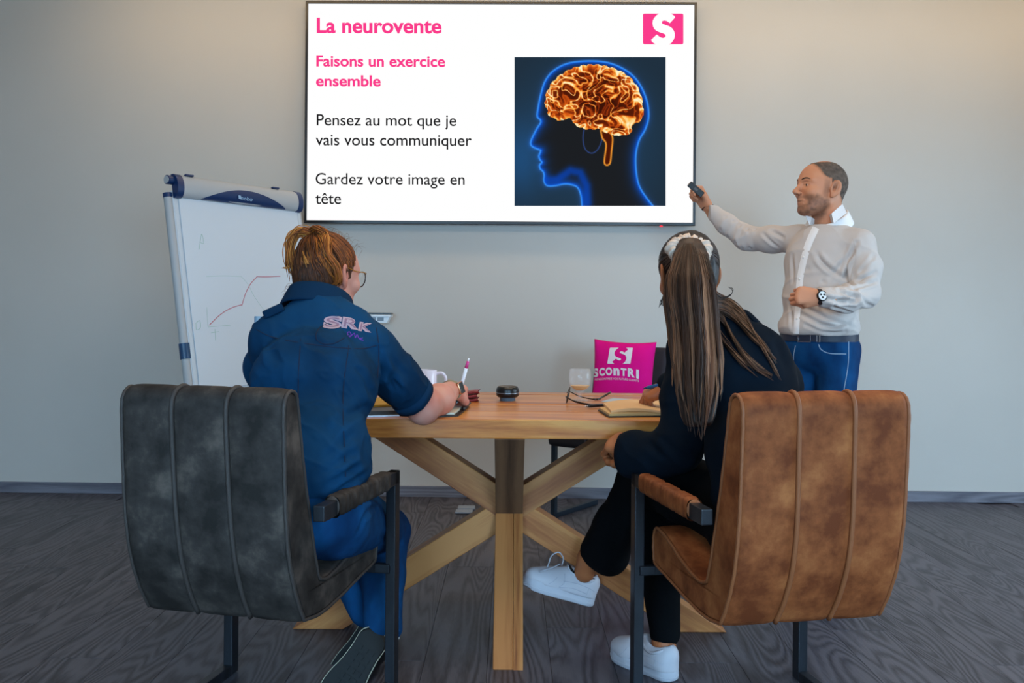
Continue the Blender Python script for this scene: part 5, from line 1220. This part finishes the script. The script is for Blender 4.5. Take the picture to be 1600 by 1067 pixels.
def scr(u, v):
    a, b = 2*PI*u, 2*PI*v; gath = 1+.13*math.sin(a*17)+.10*math.sin(a*29+2)+.08*math.sin(a*11+b*2); r0_ = .040+.003*math.sin(a*5); rr_ = .0185*gath
    c = SCR+Ra[:, 1]*math.cos(a)*r0_*1.12+Ra[:, 2]*math.sin(a)*r0_*.95; rdir = Ra[:, 1]*math.cos(a)+Ra[:, 2]*math.sin(a)
    return c+rdir*math.cos(b)*rr_+Ra[:, 0]*math.sin(b)*rr_*1.1
mb.grid(scr, 160, 14); mb.build('scrunchie', mat('cream_fabric', '#d6c0ae', .9, bump=.5, bscale=200, bdist=.001), hairB, True)
pald = [lc(c) for c in ('#190f0b', '#26160e', '#351f13', '#462a1a')]; pall = [lc(c) for c in ('#623c26', '#815437', '#986646', '#6f4730', '#ab7c5c', '#4d3022')]
for i in range(500):   # pulled-back scalp hair
    th = rh.uniform(-PI, PI); d0 = unit(np.array([math.cos(th)*.9, math.sin(th), rh.uniform(-.45, .55)])); b = unit(RHB.T@(SCR-CHB)-np.array([-.016, 0, .030])); pts = []
    for t in np.linspace(0, 1, 8):
        d = unit(d0*(1-t)+b*t); c_ = np.array([-.016, 0, .030]); r_ = np.array([.105, .085, .099]); pts.append(c_+d/np.sqrt(((d/r_)**2).sum()))
    if d0[0] > .45 and d0[2] < .3: continue
    paths.append(to_world(spline(pts, 14), CHB, RHB)); rad.append(rh.uniform(.0008, .0014)); cols.append(pald[rh.randrange(4)]*rh.uniform(.6, 1.1))
strands(paths, rad, cols, 'scalp_strands', M_hairB, hairB)['kind'] = 'stuff'; paths, rad, cols = [], [], []
lev = [(380, 1060, 1096, 2.585), (400, 1048, 1110, 2.545), (430, 1040, 1117, 2.50), (470, 1040, 1120, 2.475), (510, 1046, 1122, 2.455), (560, 1049, 1128, 2.42), (610, 1052, 1128, 2.385), (650, 1064, 1117, 2.36), (690, 1080, 1104, 2.345)]
def tail(s, t, depth, ph, wob):
    ys = np.array([l[0] for l in lev], float); yy = 380+310*t; xl = np.interp(yy, ys, [l[1] for l in lev]); xr = np.interp(yy, ys, [l[2] for l in lev]); dd = np.interp(yy, ys, [l[3] for l in lev])
    x_ = (xl+xr)/2+s*(xr-xl)/2*(1+.04*math.sin(9*t+ph))+wob*math.sin(7*t+ph)*5.0*t
    return W(x_, yy, dd+depth+.032*(s*s))
core = Field([.38, 2.25, .66], [.66, 2.75, 1.34], .005)
for t in np.linspace(0, .86, 26):
    for s in (-.62, -.3, 0, .3, .62): core.cap(tail(s, t, .012, 0, 0), tail(s, min(t+.035, .9), .012, 0, 0), .0135, k=.012)
V, Q = core.mesh(); tt = np.clip(fbm(V*[1, 1, .08], 90, 2, 14)*.6+.45, 0, 1)[:, None]; pt_ = np_mesh('ponytail', V, Q, M_hairB, hairB, True, lc('#1c1311')*(1-tt)+lc('#452e22')*tt) if False else np_mesh('ponytail', V, Q, M_hairB, wb, True, lc('#1c1311')*(1-tt)+lc('#452e22')*tt)
NL = 46
for L_i in range(NL):      # the tail hangs in locks: each has its own place, wave, tone and length
    sL_ = -1+2*(L_i+.5)/NL+rh.gauss(0, .05); sL_ = max(-1, min(1, sL_)); phL = rh.uniform(0, 6.3); wL_ = rh.uniform(.3, 1.7); tendL = rh.uniform(.80, 1.0)*(1-.16*abs(sL_)**2); dL_ = rh.uniform(-.016, .0)
    toneL = .12+.62*math.exp(-((sL_-.62)/.30)**2)+.42*math.exp(-((sL_+.85)/.22)**2)+rh.gauss(0, .22); shiftL = rh.gauss(0, .13)
    cL1, cL2 = pald[rh.randrange(4)], pall[rh.randrange(6)]
    for k in range(rh.randint(38, 58)):
        ds = rh.gauss(0, .040); dz = rh.gauss(0, .003); te = tendL*rh.uniform(.86, 1.02); tv_ = np.linspace(0, te, 28); P = []
        for t in tv_:
            conv = 1-.75*(t/te)**3       # tips draw together
            s = (sL_+shiftL*math.sin(PI*min(1, t/te))*.8+ds*conv)*min(1, .75+t*1.2); P.append(tail(max(-1.08, min(1.08, s)), t, -.010+dL_*min(1, t*4)+dz*conv, phL, wL_))
        t_ = tv_[:, None]; mixv = np.clip((toneL+rh.gauss(0, .10))*np.clip(.25+t_*1.3, 0, 1.15)+.10*np.sin(t_*7+phL), 0, 1); cols.append((cL1*(1-mixv)+cL2*mixv)*rh.uniform(.8, 1.2)); paths.append(np.array(P)); rad.append(rh.uniform(.0006, .0012))
G = [[(1108, 470, 2.60), (1130, 476, 2.545), (1160, 500, 2.505), (1190, 545, 2.475), (1214, 590, 2.45)], [(1104, 480, 2.58), (1128, 500, 2.525), (1150, 540, 2.485), (1175, 570, 2.46), (1203, 588, 2.44)], [(1106, 475, 2.59), (1135, 488, 2.53), (1170, 520, 2.49), (1195, 545, 2.48), (1208, 565, 2.47)], [(1110, 490, 2.56), (1128, 530, 2.50), (1150, 560, 2.46), (1182, 590, 2.43)]]
for gi, g in enumerate(G):
    for i in range((130, 80, 110, 30)[gi]):
        o1 = rh.gauss(0, 6.5); P = []
        for k, (px, py, dd) in enumerate(g): fr = math.sin(PI*(k+.4)/(len(g)+.1)); q = hit(px+o1*fr*.5+rh.gauss(0, .8), py+o1*fr*1.0+rh.gauss(0, .8), bvB, .006+.010*rh.random()) if k > 0 else W(px, py+o1*.5, dd); P.append(q)
        P = spline(P, 24)[:rh.randint(17, 24)]; t_ = np.linspace(0, 1, len(P))[:, None]; mixv = np.clip((.15+rh.random()*.55)*t_*1.3, 0, 1)*(1 if rh.random() < .6 else .25); cols.append(pald[rh.randrange(4)]*(1-mixv)+pall[rh.randrange(5)]*mixv); paths.append(P); rad.append(rh.uniform(.0009, .0017))
for a in ([(1112, 458), (1122, 468), (1140, 462), (1145, 453), (1138, 448)], [(1116, 452), (1124, 464), (1134, 464), (1140, 460)], [(1110, 440), (1116, 458), (1122, 466)], [(1036, 462), (1033, 472), (1030, 480)], [(1032, 468), (1034, 474), (1038, 478)]):
    for j in range(5): paths.append(spline([W(px+rh.gauss(0, .8), py+rh.gauss(0, .8), 2.66) for px, py in a], 16)); rad.append(.0006); cols.append(pald[1])
strands(paths, rad, cols, 'ponytail_strands', M_hairB, pt_)['kind'] = 'stuff'
pq = [W(995, 0, 0)]; pB0, pB1 = W(1005, 607, 3.07), W(1032, 601, 3.04); pnB = empty('marker_pen', tuple(pB0), 0, 'blue pen held between the fingers of the woman in black', 'pen'); dv = pB1-pB0
MB().tube([dv*0, dv*.25], [.0012, .0050], 10).build('tip', mat('pen_navy', '#16365a', .4), pnB, True); MB().tube([dv*.25, dv*1.6], .0055, 10).build('barrel', mat('pen_blue', '#1f5f9a', .35), pnB, True)
# ================================================================ flip chart
def cylx(a, b, r, n=20): return MB().tube([a, b], r, n)
dB = np.array([.436, .66, 0]); LB = np.linalg.norm(dB); uB_ = dB/LB; nF = np.array([uB_[1], -uB_[0], 0])     # normal towards the room
lean = math.radians(10.5); dn = np.array([nF[0]*math.sin(lean), nF[1]*math.sin(lean), -math.cos(lean)]); nB_ = np.cross(uB_, dn); nB_ = nB_ if nB_@nF > 0 else -nB_
T0 = W(264, 290, 4.20); T1 = T0+uB_*.79
fc = empty('flip_chart', (0, 0, 0), 0, 'white flip chart easel with navy end caps and a red line graph', 'flip chart')
M_alu = mat('silver_plastic', '#a9adb0', .45, metal=.0); M_nv = mat('navy_plastic', '#12305c', .35); M_brd = mat('white_board', '#cdd6de', .25, spec=.5)
RF = np.stack([uB_, nB_, -dn], 1); P_ = lambda a, b, c: T0+RF@np.array([a, b, c])       # along the bar, out of the board, up
def fcbox(name, a, b, c, h, m, bev=.002): return MB().box(P_(a, b, c), h, RF, b=bev).build(name, m, fc)
# clamp bar: rounded front
prof = [(.052*math.sin(t)*.62-.012, .052*math.cos(t)) for t in np.linspace(0, PI, 15)]+[(-.022, -.052), (-.022, .052)]
def bar(a0, a1, sc=1.0, name='clamp_bar', m=M_alu):
    v = [P_(a, p[0]*sc+.020, p[1]*sc) for a in (a0, a1) for p in prof]; n = len(prof)
    return MB().add(v, [tuple(range(n)), tuple(range(n, 2*n))[::-1]]+[(i, n+i, n+(i+1) % n, (i+1) % n) for i in range(n)]).build(name, m, fc, 40)
cb_ = bar(.05, .755); bar(.018, .052, 1.06, 'end_cap', M_nv); bar(.753, .785, 1.06, 'end_cap', M_nv)
def arc_face(u, v):   # navy crescent on the lower half of the bar
    a = .155+u*.52; top = -.050+.062*math.sin(PI*u); t_ = math.acos(max(-1, min(1, (-.0515+v*(top+.0515))/.052))); return P_(a, .0525*math.sin(t_)*.62-.012+.0215, -.0515+v*(top+.0515))
MB().grid(arc_face, 40, 8).build('crescent_panel', M_nv, fc, True)
v, f_ = text_mesh('nobo', 1, .01); v = fitbox(v, .375, .445, -.036, -.018)
MB().add([P_(p[0], .0325*1-.012+.0215-.0075*0+.002, p[1]) for p in v], f_).build('lettering', mat('pale_blue_print', '#8fb0cf', .5), fc)
MB().box(P_(.362, .0445, -.0265), (.0075, .0006, .0085), RF).build('square_mark', mat('pale_blue_print', '#8fb0cf', .5), fc)
for q in fc.children:
    if q.name.startswith('lettering'):
        for vv_ in q.data.vertices: 
            w_ = RF.T@(np.array(vv_.co)-T0); z_ = w_[2]; t_ = math.acos(max(-1, min(1, z_/.052))); vv_.co = P_(w_[0], .0525*math.sin(t_)*.62-.012+.0235, z_)
MB().tube([P_(-.012, .004, .026), P_(.03, .004, .026)], .021, 20).build('knob', M_nv, fc, 40); MB().tube([P_(-.016, .004, .026), P_(-.012, .004, .026)], .0165, 20).build('knob_face', M_alu, fc, 40)
for a in (.10, .62): MB().box(P_(a, .02, .054), (.022, .008, .004), RF, b=.002).build('latch', M_nv, fc)
fcbox('board', .40, -.012, -.50, (.385, .008, .455), M_brd); 
fcbox('paper_pad', .405, .0, -.49, (.362, .003, .44), mat('flip_paper', '#c9d3dc', .7), .0005)
for a in (.028, .782): fcbox('side_rail', a, -.015, -.49, (.010, .014, .47), mat('rail_white', '#c2ccd4', .4))
# left post continues to the floor, blue collar half way; right and rear leg of the tripod
zf = lambda a, b: -(T0[2]+RF[2]@np.array([a, b, 0]))/RF[2, 2]
MB().tube([P_(.002, -.02, -.045), P_(.002, -.02, zf(0, -.02)+.008)], .019, 16, up=nB_).build('leg', M_alu, fc, 40); MB().tube([P_(.79, -.02, -.045), P_(.79, -.02, zf(.79, -.02)+.008)], .019, 16).build('leg', M_alu, fc, 40)
MB().tube([P_(.002, -.02, -.03), P_(.002, -.02, -.05)], .021, 16).build('post_cap', M_nv, fc, 40)
pm_ = P_(.4, -.04, -.1); MB().tube([pm_, (pm_[0]-nF[0]*.42, pm_[1]-nF[1]*.42, .012)], .015, 14).build('leg', M_alu, fc, 40)
MB().tube([P_(.002, -.02, -.72), P_(.002, -.02, -.79)], .0235, 16).build('collar', mat('blue_clear', '#1f4468', .3), fc, 40)
# graph drawn on the pad
PADb = .0036
def padhit(px, py):
    d = W(px, py, 1.0)-CAMP; o_ = P_(0, PADb, 0); t_ = ((o_-CAMP)@nB_)/(d@nB_); return CAMP+d*t_
def drawn(path, m, r=.0018, name='pen_line'):
    MB().tube([padhit(*p) for p in (spline(path, 30) if len(path) > 2 else path)], r, 5, flat=.3, up=nB_).build(name, m, fc)
M_red = mat('red_marker', '#b0485c', .7); M_grn = mat('faded_green_marker', '#8fb8ae', .7)
drawn([(327, 508), (345, 491), (362, 481), (378, 476)], M_red); drawn([(378, 477), (384, 458), (392, 443), (402, 432)], M_red); drawn([(401, 432), (415, 432.5), (438, 431.5)], M_red)
drawn([(322, 432), (350, 431), (377, 432)], M_grn, .0008); drawn([(377, 432), (388, 445), (398, 464), (412, 484)], M_grn, .0008); drawn([(323, 480), (325, 510)], M_grn, .0008); drawn([(325, 511), (360, 508)], M_grn, .0008)
drawn([(311, 390), (315, 366), (318, 380), (312, 378)], M_grn, .0012); drawn([(306, 505), (312, 501), (313, 512), (307, 515), (306, 505)], M_grn, .0012); drawn([(330, 520), (342, 518)], M_grn, .0012); drawn([(336, 514), (337, 532)], M_grn, .0012)

def fixn(o):
    bm = bmesh.new(); bm.from_mesh(o.data); bmesh.ops.remove_doubles(bm, verts=bm.verts[:], dist=1e-5); bmesh.ops.recalc_face_normals(bm, faces=bm.faces[:]); bm.to_mesh(o.data); bm.free()
# ================================================================ things on the table
TZ = .7605
def onT(px, py, z=TZ):
    d = W(px, py, 1.0)-CAMP; t = (z-CAMH)/d[2]; return CAMP+d*t
# mug
c = onT(666, 616); mg = empty('mug', tuple(c), 0, 'white ceramic mug with pink print behind the writing hand', 'mug')
M_cer = mat('white_ceramic', '#dcdcec', .18, coat=.4)
MB().lathe([(.0, .002), (.036, .0), (.040, .003), (.041, .01), (.041, .094), (.0395, .096), (.038, .094), (.038, .008), (.0, .006)], n=40).build('cup', M_cer, mg, 50)
MB().tube(spline([(.039, 0, .082), (.060, 0, .084), (.074, 0, .070), (.076, 0, .050), (.066, 0, .028), (.040, 0, .018)], 24), .0062, 10, flat=.8, up=(0, 1, 0)).build('handle', M_cer, mg, True)
MB().lathe([(.037, .088), (0, .088)], n=30).build('drink', mat('coffee', '#5a4a52', .2), mg)
def mugtxt(v, f, u0, z0, w_, h_, name):
    v, f = fine(v, f, .1); a = v[:, 0].max()-v[:, 0].min(); out = []
    for p in v: ang = -PI/2+u0+(p[0]-v[:, 0].min())/a*w_/.041; out.append((.0414*math.cos(ang), .0414*math.sin(ang), z0+p[1]*h_))
    MB().add(out, f).build(name, mat('pink_print', '#c8267e', .5), mg)
v, f_ = text_mesh('S', 1, .06); v = fitbox(v, 0, 1, 0, 1); mugtxt(v, f_, -.10, .034, .022, .024, 'printed_mark')
v, f_ = text_mesh('SCONTRI', 1, .03); v = fitbox(v, 0, 1, 0, 1); mugtxt(v, f_, -.55, .012, .048, .010, 'printed_word')
# round black speaker
c = onT(793, 625.5); sp = empty('bluetooth_speaker', tuple(c), 0, 'small round black speaker puck on the oak table', 'speaker')
MB().lathe([(0, 0), (.029, 0), (.029, .010), (.030, .012)], n=40).build('base', mat('grey_rubber2', '#4c5b66', .5), sp, 50)
MB().lathe([(.028, .012), (.036, .013), (.041, .018), (.0425, .026), (.0422, .028)], n=48).build('lower_shell', mat('speaker_black', '#101214', .35), sp, 60)
MB().lathe([(.0424, .0275), (.0431, .0287), (.0424, .0300)], n=48).build('chrome_ring', mat('ring_grey', '#8d97a0', .3, metal=.7), sp, True)
MB().lathe([(.0424, .0298), (.0425, .036), (.041, .044), (.037, .050), (.035, .0515)], n=48).build('upper_shell', mat('speaker_black', '#101214', .35), sp, 60)
MB().lathe([(.0365, .0505), (.036, .0525), (.033, .052), (.0325, .050), (0, .050)], n=48).build('top_grille', mat('bronze_rim', '#6b5a48', .35, metal=.5), sp, 50)
# folded wallet
c = onT(726, 626); wl = empty('wallet', tuple(c), 0, 'maroon leather wallet lying beyond the writing hand', 'wallet'); M_mar = mat('maroon_leather', '#6e1a20', .35, col2='#842a2c', nscale=20, bump=.2, bscale=200)
for k, (z0_, dx_) in enumerate(((.006, 0), (.018, -.003), (.030, .003))):
    def wv(u, v, z0_=z0_, dx_=dx_): a = 2*PI*v; return (-.045+.095*u+dx_+.004*math.sin(a*2), .036*math.copysign(abs(math.cos(a))**.4, math.cos(a)), z0_+.0058*math.copysign(abs(math.sin(a))**.6, math.sin(a))+.003*math.sin(u*7+k)*u+(.003*u if k == 2 else 0))
    MB().grid(wv, 24, 25).build('leather_fold', M_mar, wl, True)
# wine-style glass with a little juice
c = onT(906, 626); gs = empty('goblet', tuple(c), 0, 'stemmed beer glass with a little orange juice left in it', 'glass')
M_gls = mat('drinking_glass', '#e8eef2', .03, spec=.9, alpha=.13, coat=.6); M_jus = mat('orange_juice', '#e0a800', .3)
MB().lathe([(0, 0), (.034, 0), (.035, .0015), (.030, .004), (.010, .010), (.0075, .016), (.008, .026), (.016, .034), (.030, .044), (.039, .058), (.0425, .075), (.042, .095), (.0385, .118), (.0378, .1185), (.0372, .118), (.0405, .095), (.041, .075), (.0375, .0595), (.029, .047), (.015, .038), (0, .0365)], n=56).build('bowl_and_stem', M_gls, gs, 60); fixn(gs.children[-1])
MB().lathe([(0, .0372), (.014, .0388), (.0283, .0478), (.0345, .0555), (.0350, .0565), (0, .0565)], n=48).build('juice', M_jus, gs, 60)
# folded reading glasses
c = onT(905, 634); rg = empty('eyeglasses', (0, 0, 0), 0, 'dark tortoise reading glasses lying open beside the stemmed glass', 'eyeglasses')
for k, (px, py) in enumerate(((886, 629.5), (888, 621))):
    b0 = onT(px, py); 
    rim = [b0+np.array([.004*math.sin(a)+.002, -.0+.020*math.cos(a)*(1 if k == 0 else 1), .0205+.0185*math.sin(a)]) for a in np.linspace(0, 2*PI, 29)[:-1]]
    if k == 0: f0 = b0
    MB().tube(rim, .0022, 8, closed=True).build('rim', M_tort, rg, True); cc = np.mean(rim, 0); MB().add(rim+[cc], [(i, (i+1) % 28, 28) for i in range(28)]).build('lens', M_lens, rg)
MB().tube([onT(886.5, 627)+[0, .018, .03], onT(887.5, 623.5)+[0, -.012, .03]], .002, 6).build('bridge', M_tort, rg, True)
MB().tube(spline([onT(884, 632)+[0, 0, .028], onT(900, 634)+[0, 0, .014], onT(930, 636)+[0, 0, .006], onT(958, 634)+[0, 0, .004]], 20), [.0018]*6+[.0026]*14, 8, flat=1.4).build('temple', M_tort, rg, True)
MB().tube(spline([onT(889, 621)+[0, 0, .024], onT(908, 624)+[0, 0, .010], onT(932, 626)+[0, 0, .005], onT(942, 624)+[0, 0, .010], onT(954, 622)+[0, 0, .022]], 20), [.0016]*9+[.0030]*11, 8, flat=1.4).build('temple', M_tort, rg, True)
# stylus-like pen behind the open notebook
pn2 = empty('pen', (0, 0, 0), 0, 'black pen lying against the open cream notebook', 'pen'); a_, b_ = onT(918, 634.5, TZ+.006), onT(972, 631, TZ+.006)
MB().tube([a_, a_*.9+b_*.1, b_], [.0045, .0055, .0055], 10).build('barrel', M_black, pn2, True); MB().tube([a_*1.08-b_*.08, a_], [.001, .0045], 10).build('tip', M_metal, pn2, True)
# loose sheet with blue edge
q = [onT(938, 628), onT(958, 622.5), onT(993, 624.5), onT(1000, 629)]
shp = tag(MB().add([p+[0, 0, .0004] for p in q]+[p+[0, 0, .0018] for p in q], [(0,1,2,3), (4,7,6,5), (0,4,5,1), (1,5,6,2), (2,6,7,3), (3,7,4,0)]).build('paper_sheet', mat('pale_blue_sheet', '#a9bccb', .6)), 'pale blue sheet lying behind the open cream notebook', 'paper')
# open notebook right: cover, page block, lifted page
nbk = empty('notebook', (0, 0, 0), 0, 'open notebook with cream pages and dark cover at the near table edge, right', 'notebook'); Mpg = mat('cream_page', '#c9a670', .8); Mcv = mat('dark_cover', '#1c1410', .5)
def slab(q, z0_, z1_, name, m, par, n=14, wave=None):
    """q = four corners on the table (near-left, near-right, far-right, far-left)"""
    q = [np.array(p)[:2] for p in q]; v = []
    for k in range(n):
        for j in range(6):
            u, w_ = k/(n-1), j/5; p = (1-w_)*((1-u)*q[0]+u*q[1])+w_*((1-u)*q[3]+u*q[2]); z = TZ+z1_+(wave(u, w_) if wave else 0); v.append((p[0], p[1], z))
    m0 = len(v); v += [(p[0], p[1], TZ+z0_+(wave(k/(n-1), j/5)*.0 if wave else 0)) for k in range(n) for j in range(6) for p in [(1-j/5)*((1-k/(n-1))*q[0]+k/(n-1)*q[1])+j/5*((1-k/(n-1))*q[3]+k/(n-1)*q[2])]]
    f = []
    for k in range(n-1):
        for j in range(5): a = k*6+j; f += [(a, a+6, a+7, a+1), (m0+a, m0+a+1, m0+a+7, m0+a+6)]
    for k in range(n-1): a = k*6; f += [(a, m0+a, m0+a+6, a+6), (a+5, a+11, m0+a+11, m0+a+5)]
    for j in range(5): f += [(j, j+1, m0+j+1, m0+j), ((n-1)*6+j, m0+(n-1)*6+j, m0+(n-1)*6+j+1, (n-1)*6+j+1)]
    return MB().add(v, f).build(name, m, par)
qN = [onT(951, 652.5), onT(1060, 651), onT(1052, 634), onT(934, 641.5)]
slab(qN, .0, .003, 'cover', Mcv, nbk)
qP = [onT(952, 651.5), onT(1057, 650), onT(1050, 634.5), onT(936, 641)]
slab(qP, .003, .010, 'page_block', Mpg, nbk, wave=lambda u, w_: .002*math.sin(3*u))
qL = [onT(955, 650.5), onT(1040, 650.5), onT(1036, 633.5), onT(942, 637)]
slab(qL, .012, .0135, 'lifted_page', mat('cream_page_top', '#d9b181', .8), nbk, 18, wave=lambda u, w_: .010*math.sin(PI*min(1, u*1.1))**1.0*(1-.3*u)+.004)
slab(qL, .0105, .0115, 'lifted_page', Mpg, nbk, 18, wave=lambda u, w_: .006*math.sin(PI*min(1, u*1.1)))
# notebooks left, under the arm
nb2 = empty('notebook', (0, 0, 0), 0, 'small open notebook with white page and black cover under the right forearm', 'notebook')
slab([onT(672, 652), onT(716, 650.5), onT(733, 636), onT(688, 637)], 0, .004, 'cover', Mcv, nb2); slab([onT(674, 650.5), onT(710, 649.5), onT(726, 636), onT(690, 637)], .004, .010, 'page_block', mat('white_page', '#d9d3be', .8), nb2)
MB().tube([onT(724, 643)+[0, 0, .008], onT(734, 634)+[0, 0, .010]], .005, 8).build('elastic_loop', M_black, nb2, True)
nb3 = empty('planner', (0, 0, 0), 0, 'black planner with cream pages and silver spine edge beside the navy shirt', 'notebook')
slab([onT(540, 652), onT(640, 650), onT(634, 636), onT(545, 638)], .0, .004, 'cover', mat('silver_edge', '#8f98a2', .35, metal=.5), nb3); slab([onT(540, 651), onT(642, 649), onT(634, 636), onT(545, 638)], .004, .016, 'page_block', Mcv, nb3)
slab([onT(560, 645), onT(622, 642), onT(614, 630), onT(565, 632)], .0165, .023, 'page_block', mat('ochre_pages', '#b08a2e', .8), nb3)
# water bottle left of the navy shirt
c = onT(404, 622); wbt = empty('water_bottle', tuple(c), 0, 'clear plastic water bottle with pale blue cap, half hidden left of the navy shirt', 'bottle')
M_pet = mat('clear_plastic', '#cfe2f0', .06, spec=.8, alpha=.30, coat=.4)
MB().lathe([(0, .002), (.036, 0), (.041, .006), (.041, .06), (.039, .065), (.041, .07), (.041, .15), (.039, .155), (.041, .16), (.041, .205), (.034, .235), (.018, .262), (.0135, .272), (.0135, .285), (.0128, .285), (.0128, .272), (.017, .262), (.033, .235), (.040, .205), (.040, .16), (.040, .07), (.040, .008), (0, .004)], n=36).build('body', M_pet, wbt, True); fixn(wbt.children[-1])
MB().lathe([(0, .303), (.0165, .303), (.0175, .300), (.0175, .278), (.0150, .277)], n=28).build('cap', mat('pale_blue_cap', '#8fb6d4', .4), wbt, 50)
MB().lathe([(.0416, .075), (.0416, .145)], n=36).build('label_band', mat('bottle_label', '#8b8590', .6), wbt, True)

# ================================================================ beyond the table
# dark chair turned towards the wall corner, cushion on it
chd = math.radians(-152); dc = empty('side_chair', (.514, 4.90, 0), math.radians(144.5), 'dark upholstered chair beyond the table holding the pink cushion', 'chair')
M_dk = mat('dark_upholstery', '#1b1a22', .8, col2='#24222c', nscale=10, bump=.2, bscale=300); M_dsteel = mat('blue_black_steel', '#1c2a38', .4, metal=.2)
MB().box((0, .0, .435), (.235, .235, .055), b=.03).build('seat', M_dk, dc, True)
Mr = np.array(Matrix.Rotation(math.radians(10), 3, 'X')); MB().box((0, -.235, .68), (.225, .035, .215), Mr, b=.03).build('backrest', M_dk, dc, True)
MB().tube([(0, .236, .49), (0, .240, .38)], .004, 6).build('seat_piping', mat('dark_piping', '#3a3946', .6), dc, True)
for s in (-1, 1):
    MB().box((s*.215, .19, .20), (.013, .013, .20), b=.002).build('leg', M_dsteel, dc); MB().box((s*.215, -.02, .014), (.013, .225, .013), b=.002).build('floor_skid', M_dsteel, dc)
# pink cushion
pc_ = W(973, 594, 4.76); cu = empty('cushion', tuple(pc_), 0, 'bright pink square cushion with white emblem standing on the dark chair', 'cushion', rot=(math.radians(-10), math.radians(2), math.radians(-14)))
M_cus = mat('pink_fabric', '#d8087c', .85, spec=.15, col2='#e0108a', nscale=6, bump=.15, bscale=500, bdist=.0006)
HW_, HH_ = .161, .206
def cush(u, v, sd):
    x_, z_ = 2*u-1, 2*v-1; pin = 1-.07*(1-abs(z_)**2.0)*abs(x_)**3; pin2 = 1-.06*(1-abs(x_)**2.0)*abs(z_)**3
    t_ = (max(0, 1-abs(x_)**3.0)*max(0, 1-abs(z_)**3.0))**.55; wr_ = .004*math.sin(x_*9+z_*5)*(abs(x_)*abs(z_))
    return (x_*HW_*pin, sd*(.062*t_+wr_*t_+.0008), z_*HH_*pin2)
mb = MB(); mb.grid(lambda u, v: cush(u, v, -1), 41, 41); mb.grid(lambda u, v: cush(1-u, v, 1), 41, 41); co = mb.build('cover', M_cus, cu, True)
bm = bmesh.new(); bm.from_mesh(co.data); bmesh.ops.remove_doubles(bm, verts=bm.verts[:], dist=.002); bm.to_mesh(co.data); bm.free()
bpy.context.view_layer.update(); Mi = np.array(cu.matrix_world.inverted()); bvc = BVHTree.FromPolygons([tuple(cu.matrix_world@q.co) for q in co.data.vertices], [tuple(p.vertices) for p in co.data.polygons])
M_cpr = mat('white_print', '#ddd4dc', .8)
def cdecal(v, f, topx, name, ml=.2):
    v, f = fine(v, f, ml); out = [hit(*topx(p), bvc, .0018) for p in v]; out = [(Mi@np.array([*p, 1]))[:3] for p in out]; MB().add(out, f).build(name, M_cpr, cu)
def embm(p): # emblem crop coords -> cushion px, slightly slanted
    u, v = (p[0]-222)/960, (p[1]-178)/730; return (953+u*36-v*4, 543.5+v*25+u*.0)
def poly_faces(poly): return np.array([(p[0], p[1], 0) for p in poly]), [tuple(q) for q in polymesh(poly)]
for poly in (S_left, S_right): v, f_ = poly_faces(poly); cdecal(v, f_, embm, 'printed_emblem', 90)
for k, (ch, x0_, x1_, ya, yb, hg) in enumerate((('S', 927, 935, 590, 589, 14), ('C', 936.5, 945, 587.5, 587, 12.5), ('O', 946.5, 956.5, 586.5, 586.5, 12.5), ('n', 958.5, 968, 586.5, 587, 11.5), ('T', 970, 979, 587, 588, 12), ('R', 981, 992, 588.5, 590, 13.5), ('I', 1004-10, 998, 591, 592, 14))):
    v, f_ = text_mesh(ch, 1, .05); v = fitbox(v, 0, 1, 0, 1); cdecal(v, f_, lambda p, a=x0_, b=x1_, y0_=ya, y1_=yb, h_=hg: (a+(b-a)*p[0], y0_+(y1_-y0_)*p[0]-p[1]*h_), 'printed_letter')
sub = 'RENCONTREZ VOS FUTURS CLIENTS'; v, f_ = text_mesh(sub, 1, 0); v = fitbox(v, 0, 1, 0, 1)
v, f_ = v, f_; cdecal(v, f_, lambda p: (930+68*p[0], 594.5-1.8*math.sin(PI*p[0])*1.2+2.2*p[0]-p[1]*3.2), 'printed_line', .1)
# small shelf with a black tablet right of her face, on the wall
shv = W(590, 493, 5.30); ws = empty('wall_shelf', tuple(shv), WROT, 'small white wall bracket under the screen carrying a black box', 'shelf')
MB().box((0, 0, 0), (.080, .05, .006), b=.002).build('top_plate', mat('bracket_white', '#e4ecf2', .4), ws)
MB().prism([(-.070, -.005), (.074, -.005), (.060, -.040), (-.050, -.040)], 1, -.04, .04).build('housing', mat('bracket_white', '#ccd6de', .4), ws)
for k in range(2): MB().box((-.022+.045*k, -.0405, -.020), (.018, .001, .010)).build('vent', mat('vent_grey', '#7f8c98', .5), ws)
tag(MB().box(tuple(shv+[.0, -.002, .0115]), (.084, .045, .005), b=.003).build('media_box', mat('gloss_black', '#15181b', .2)), 'flat black box lying on the small white wall bracket', 'electronics')
# floor outlet cover near the skirting
fo = empty('floor_box', tuple(onT(727, 797, .003)), 0, 'small pale double cover plate lying on the floor near the skirting', 'floor outlet')
for k in (-1, 1): MB().box((.004*k, k*.048, .004), (.046, .038, .004), b=.0015).build('cover_plate', mat('pale_plate', '#8e99a8', .5), fo)
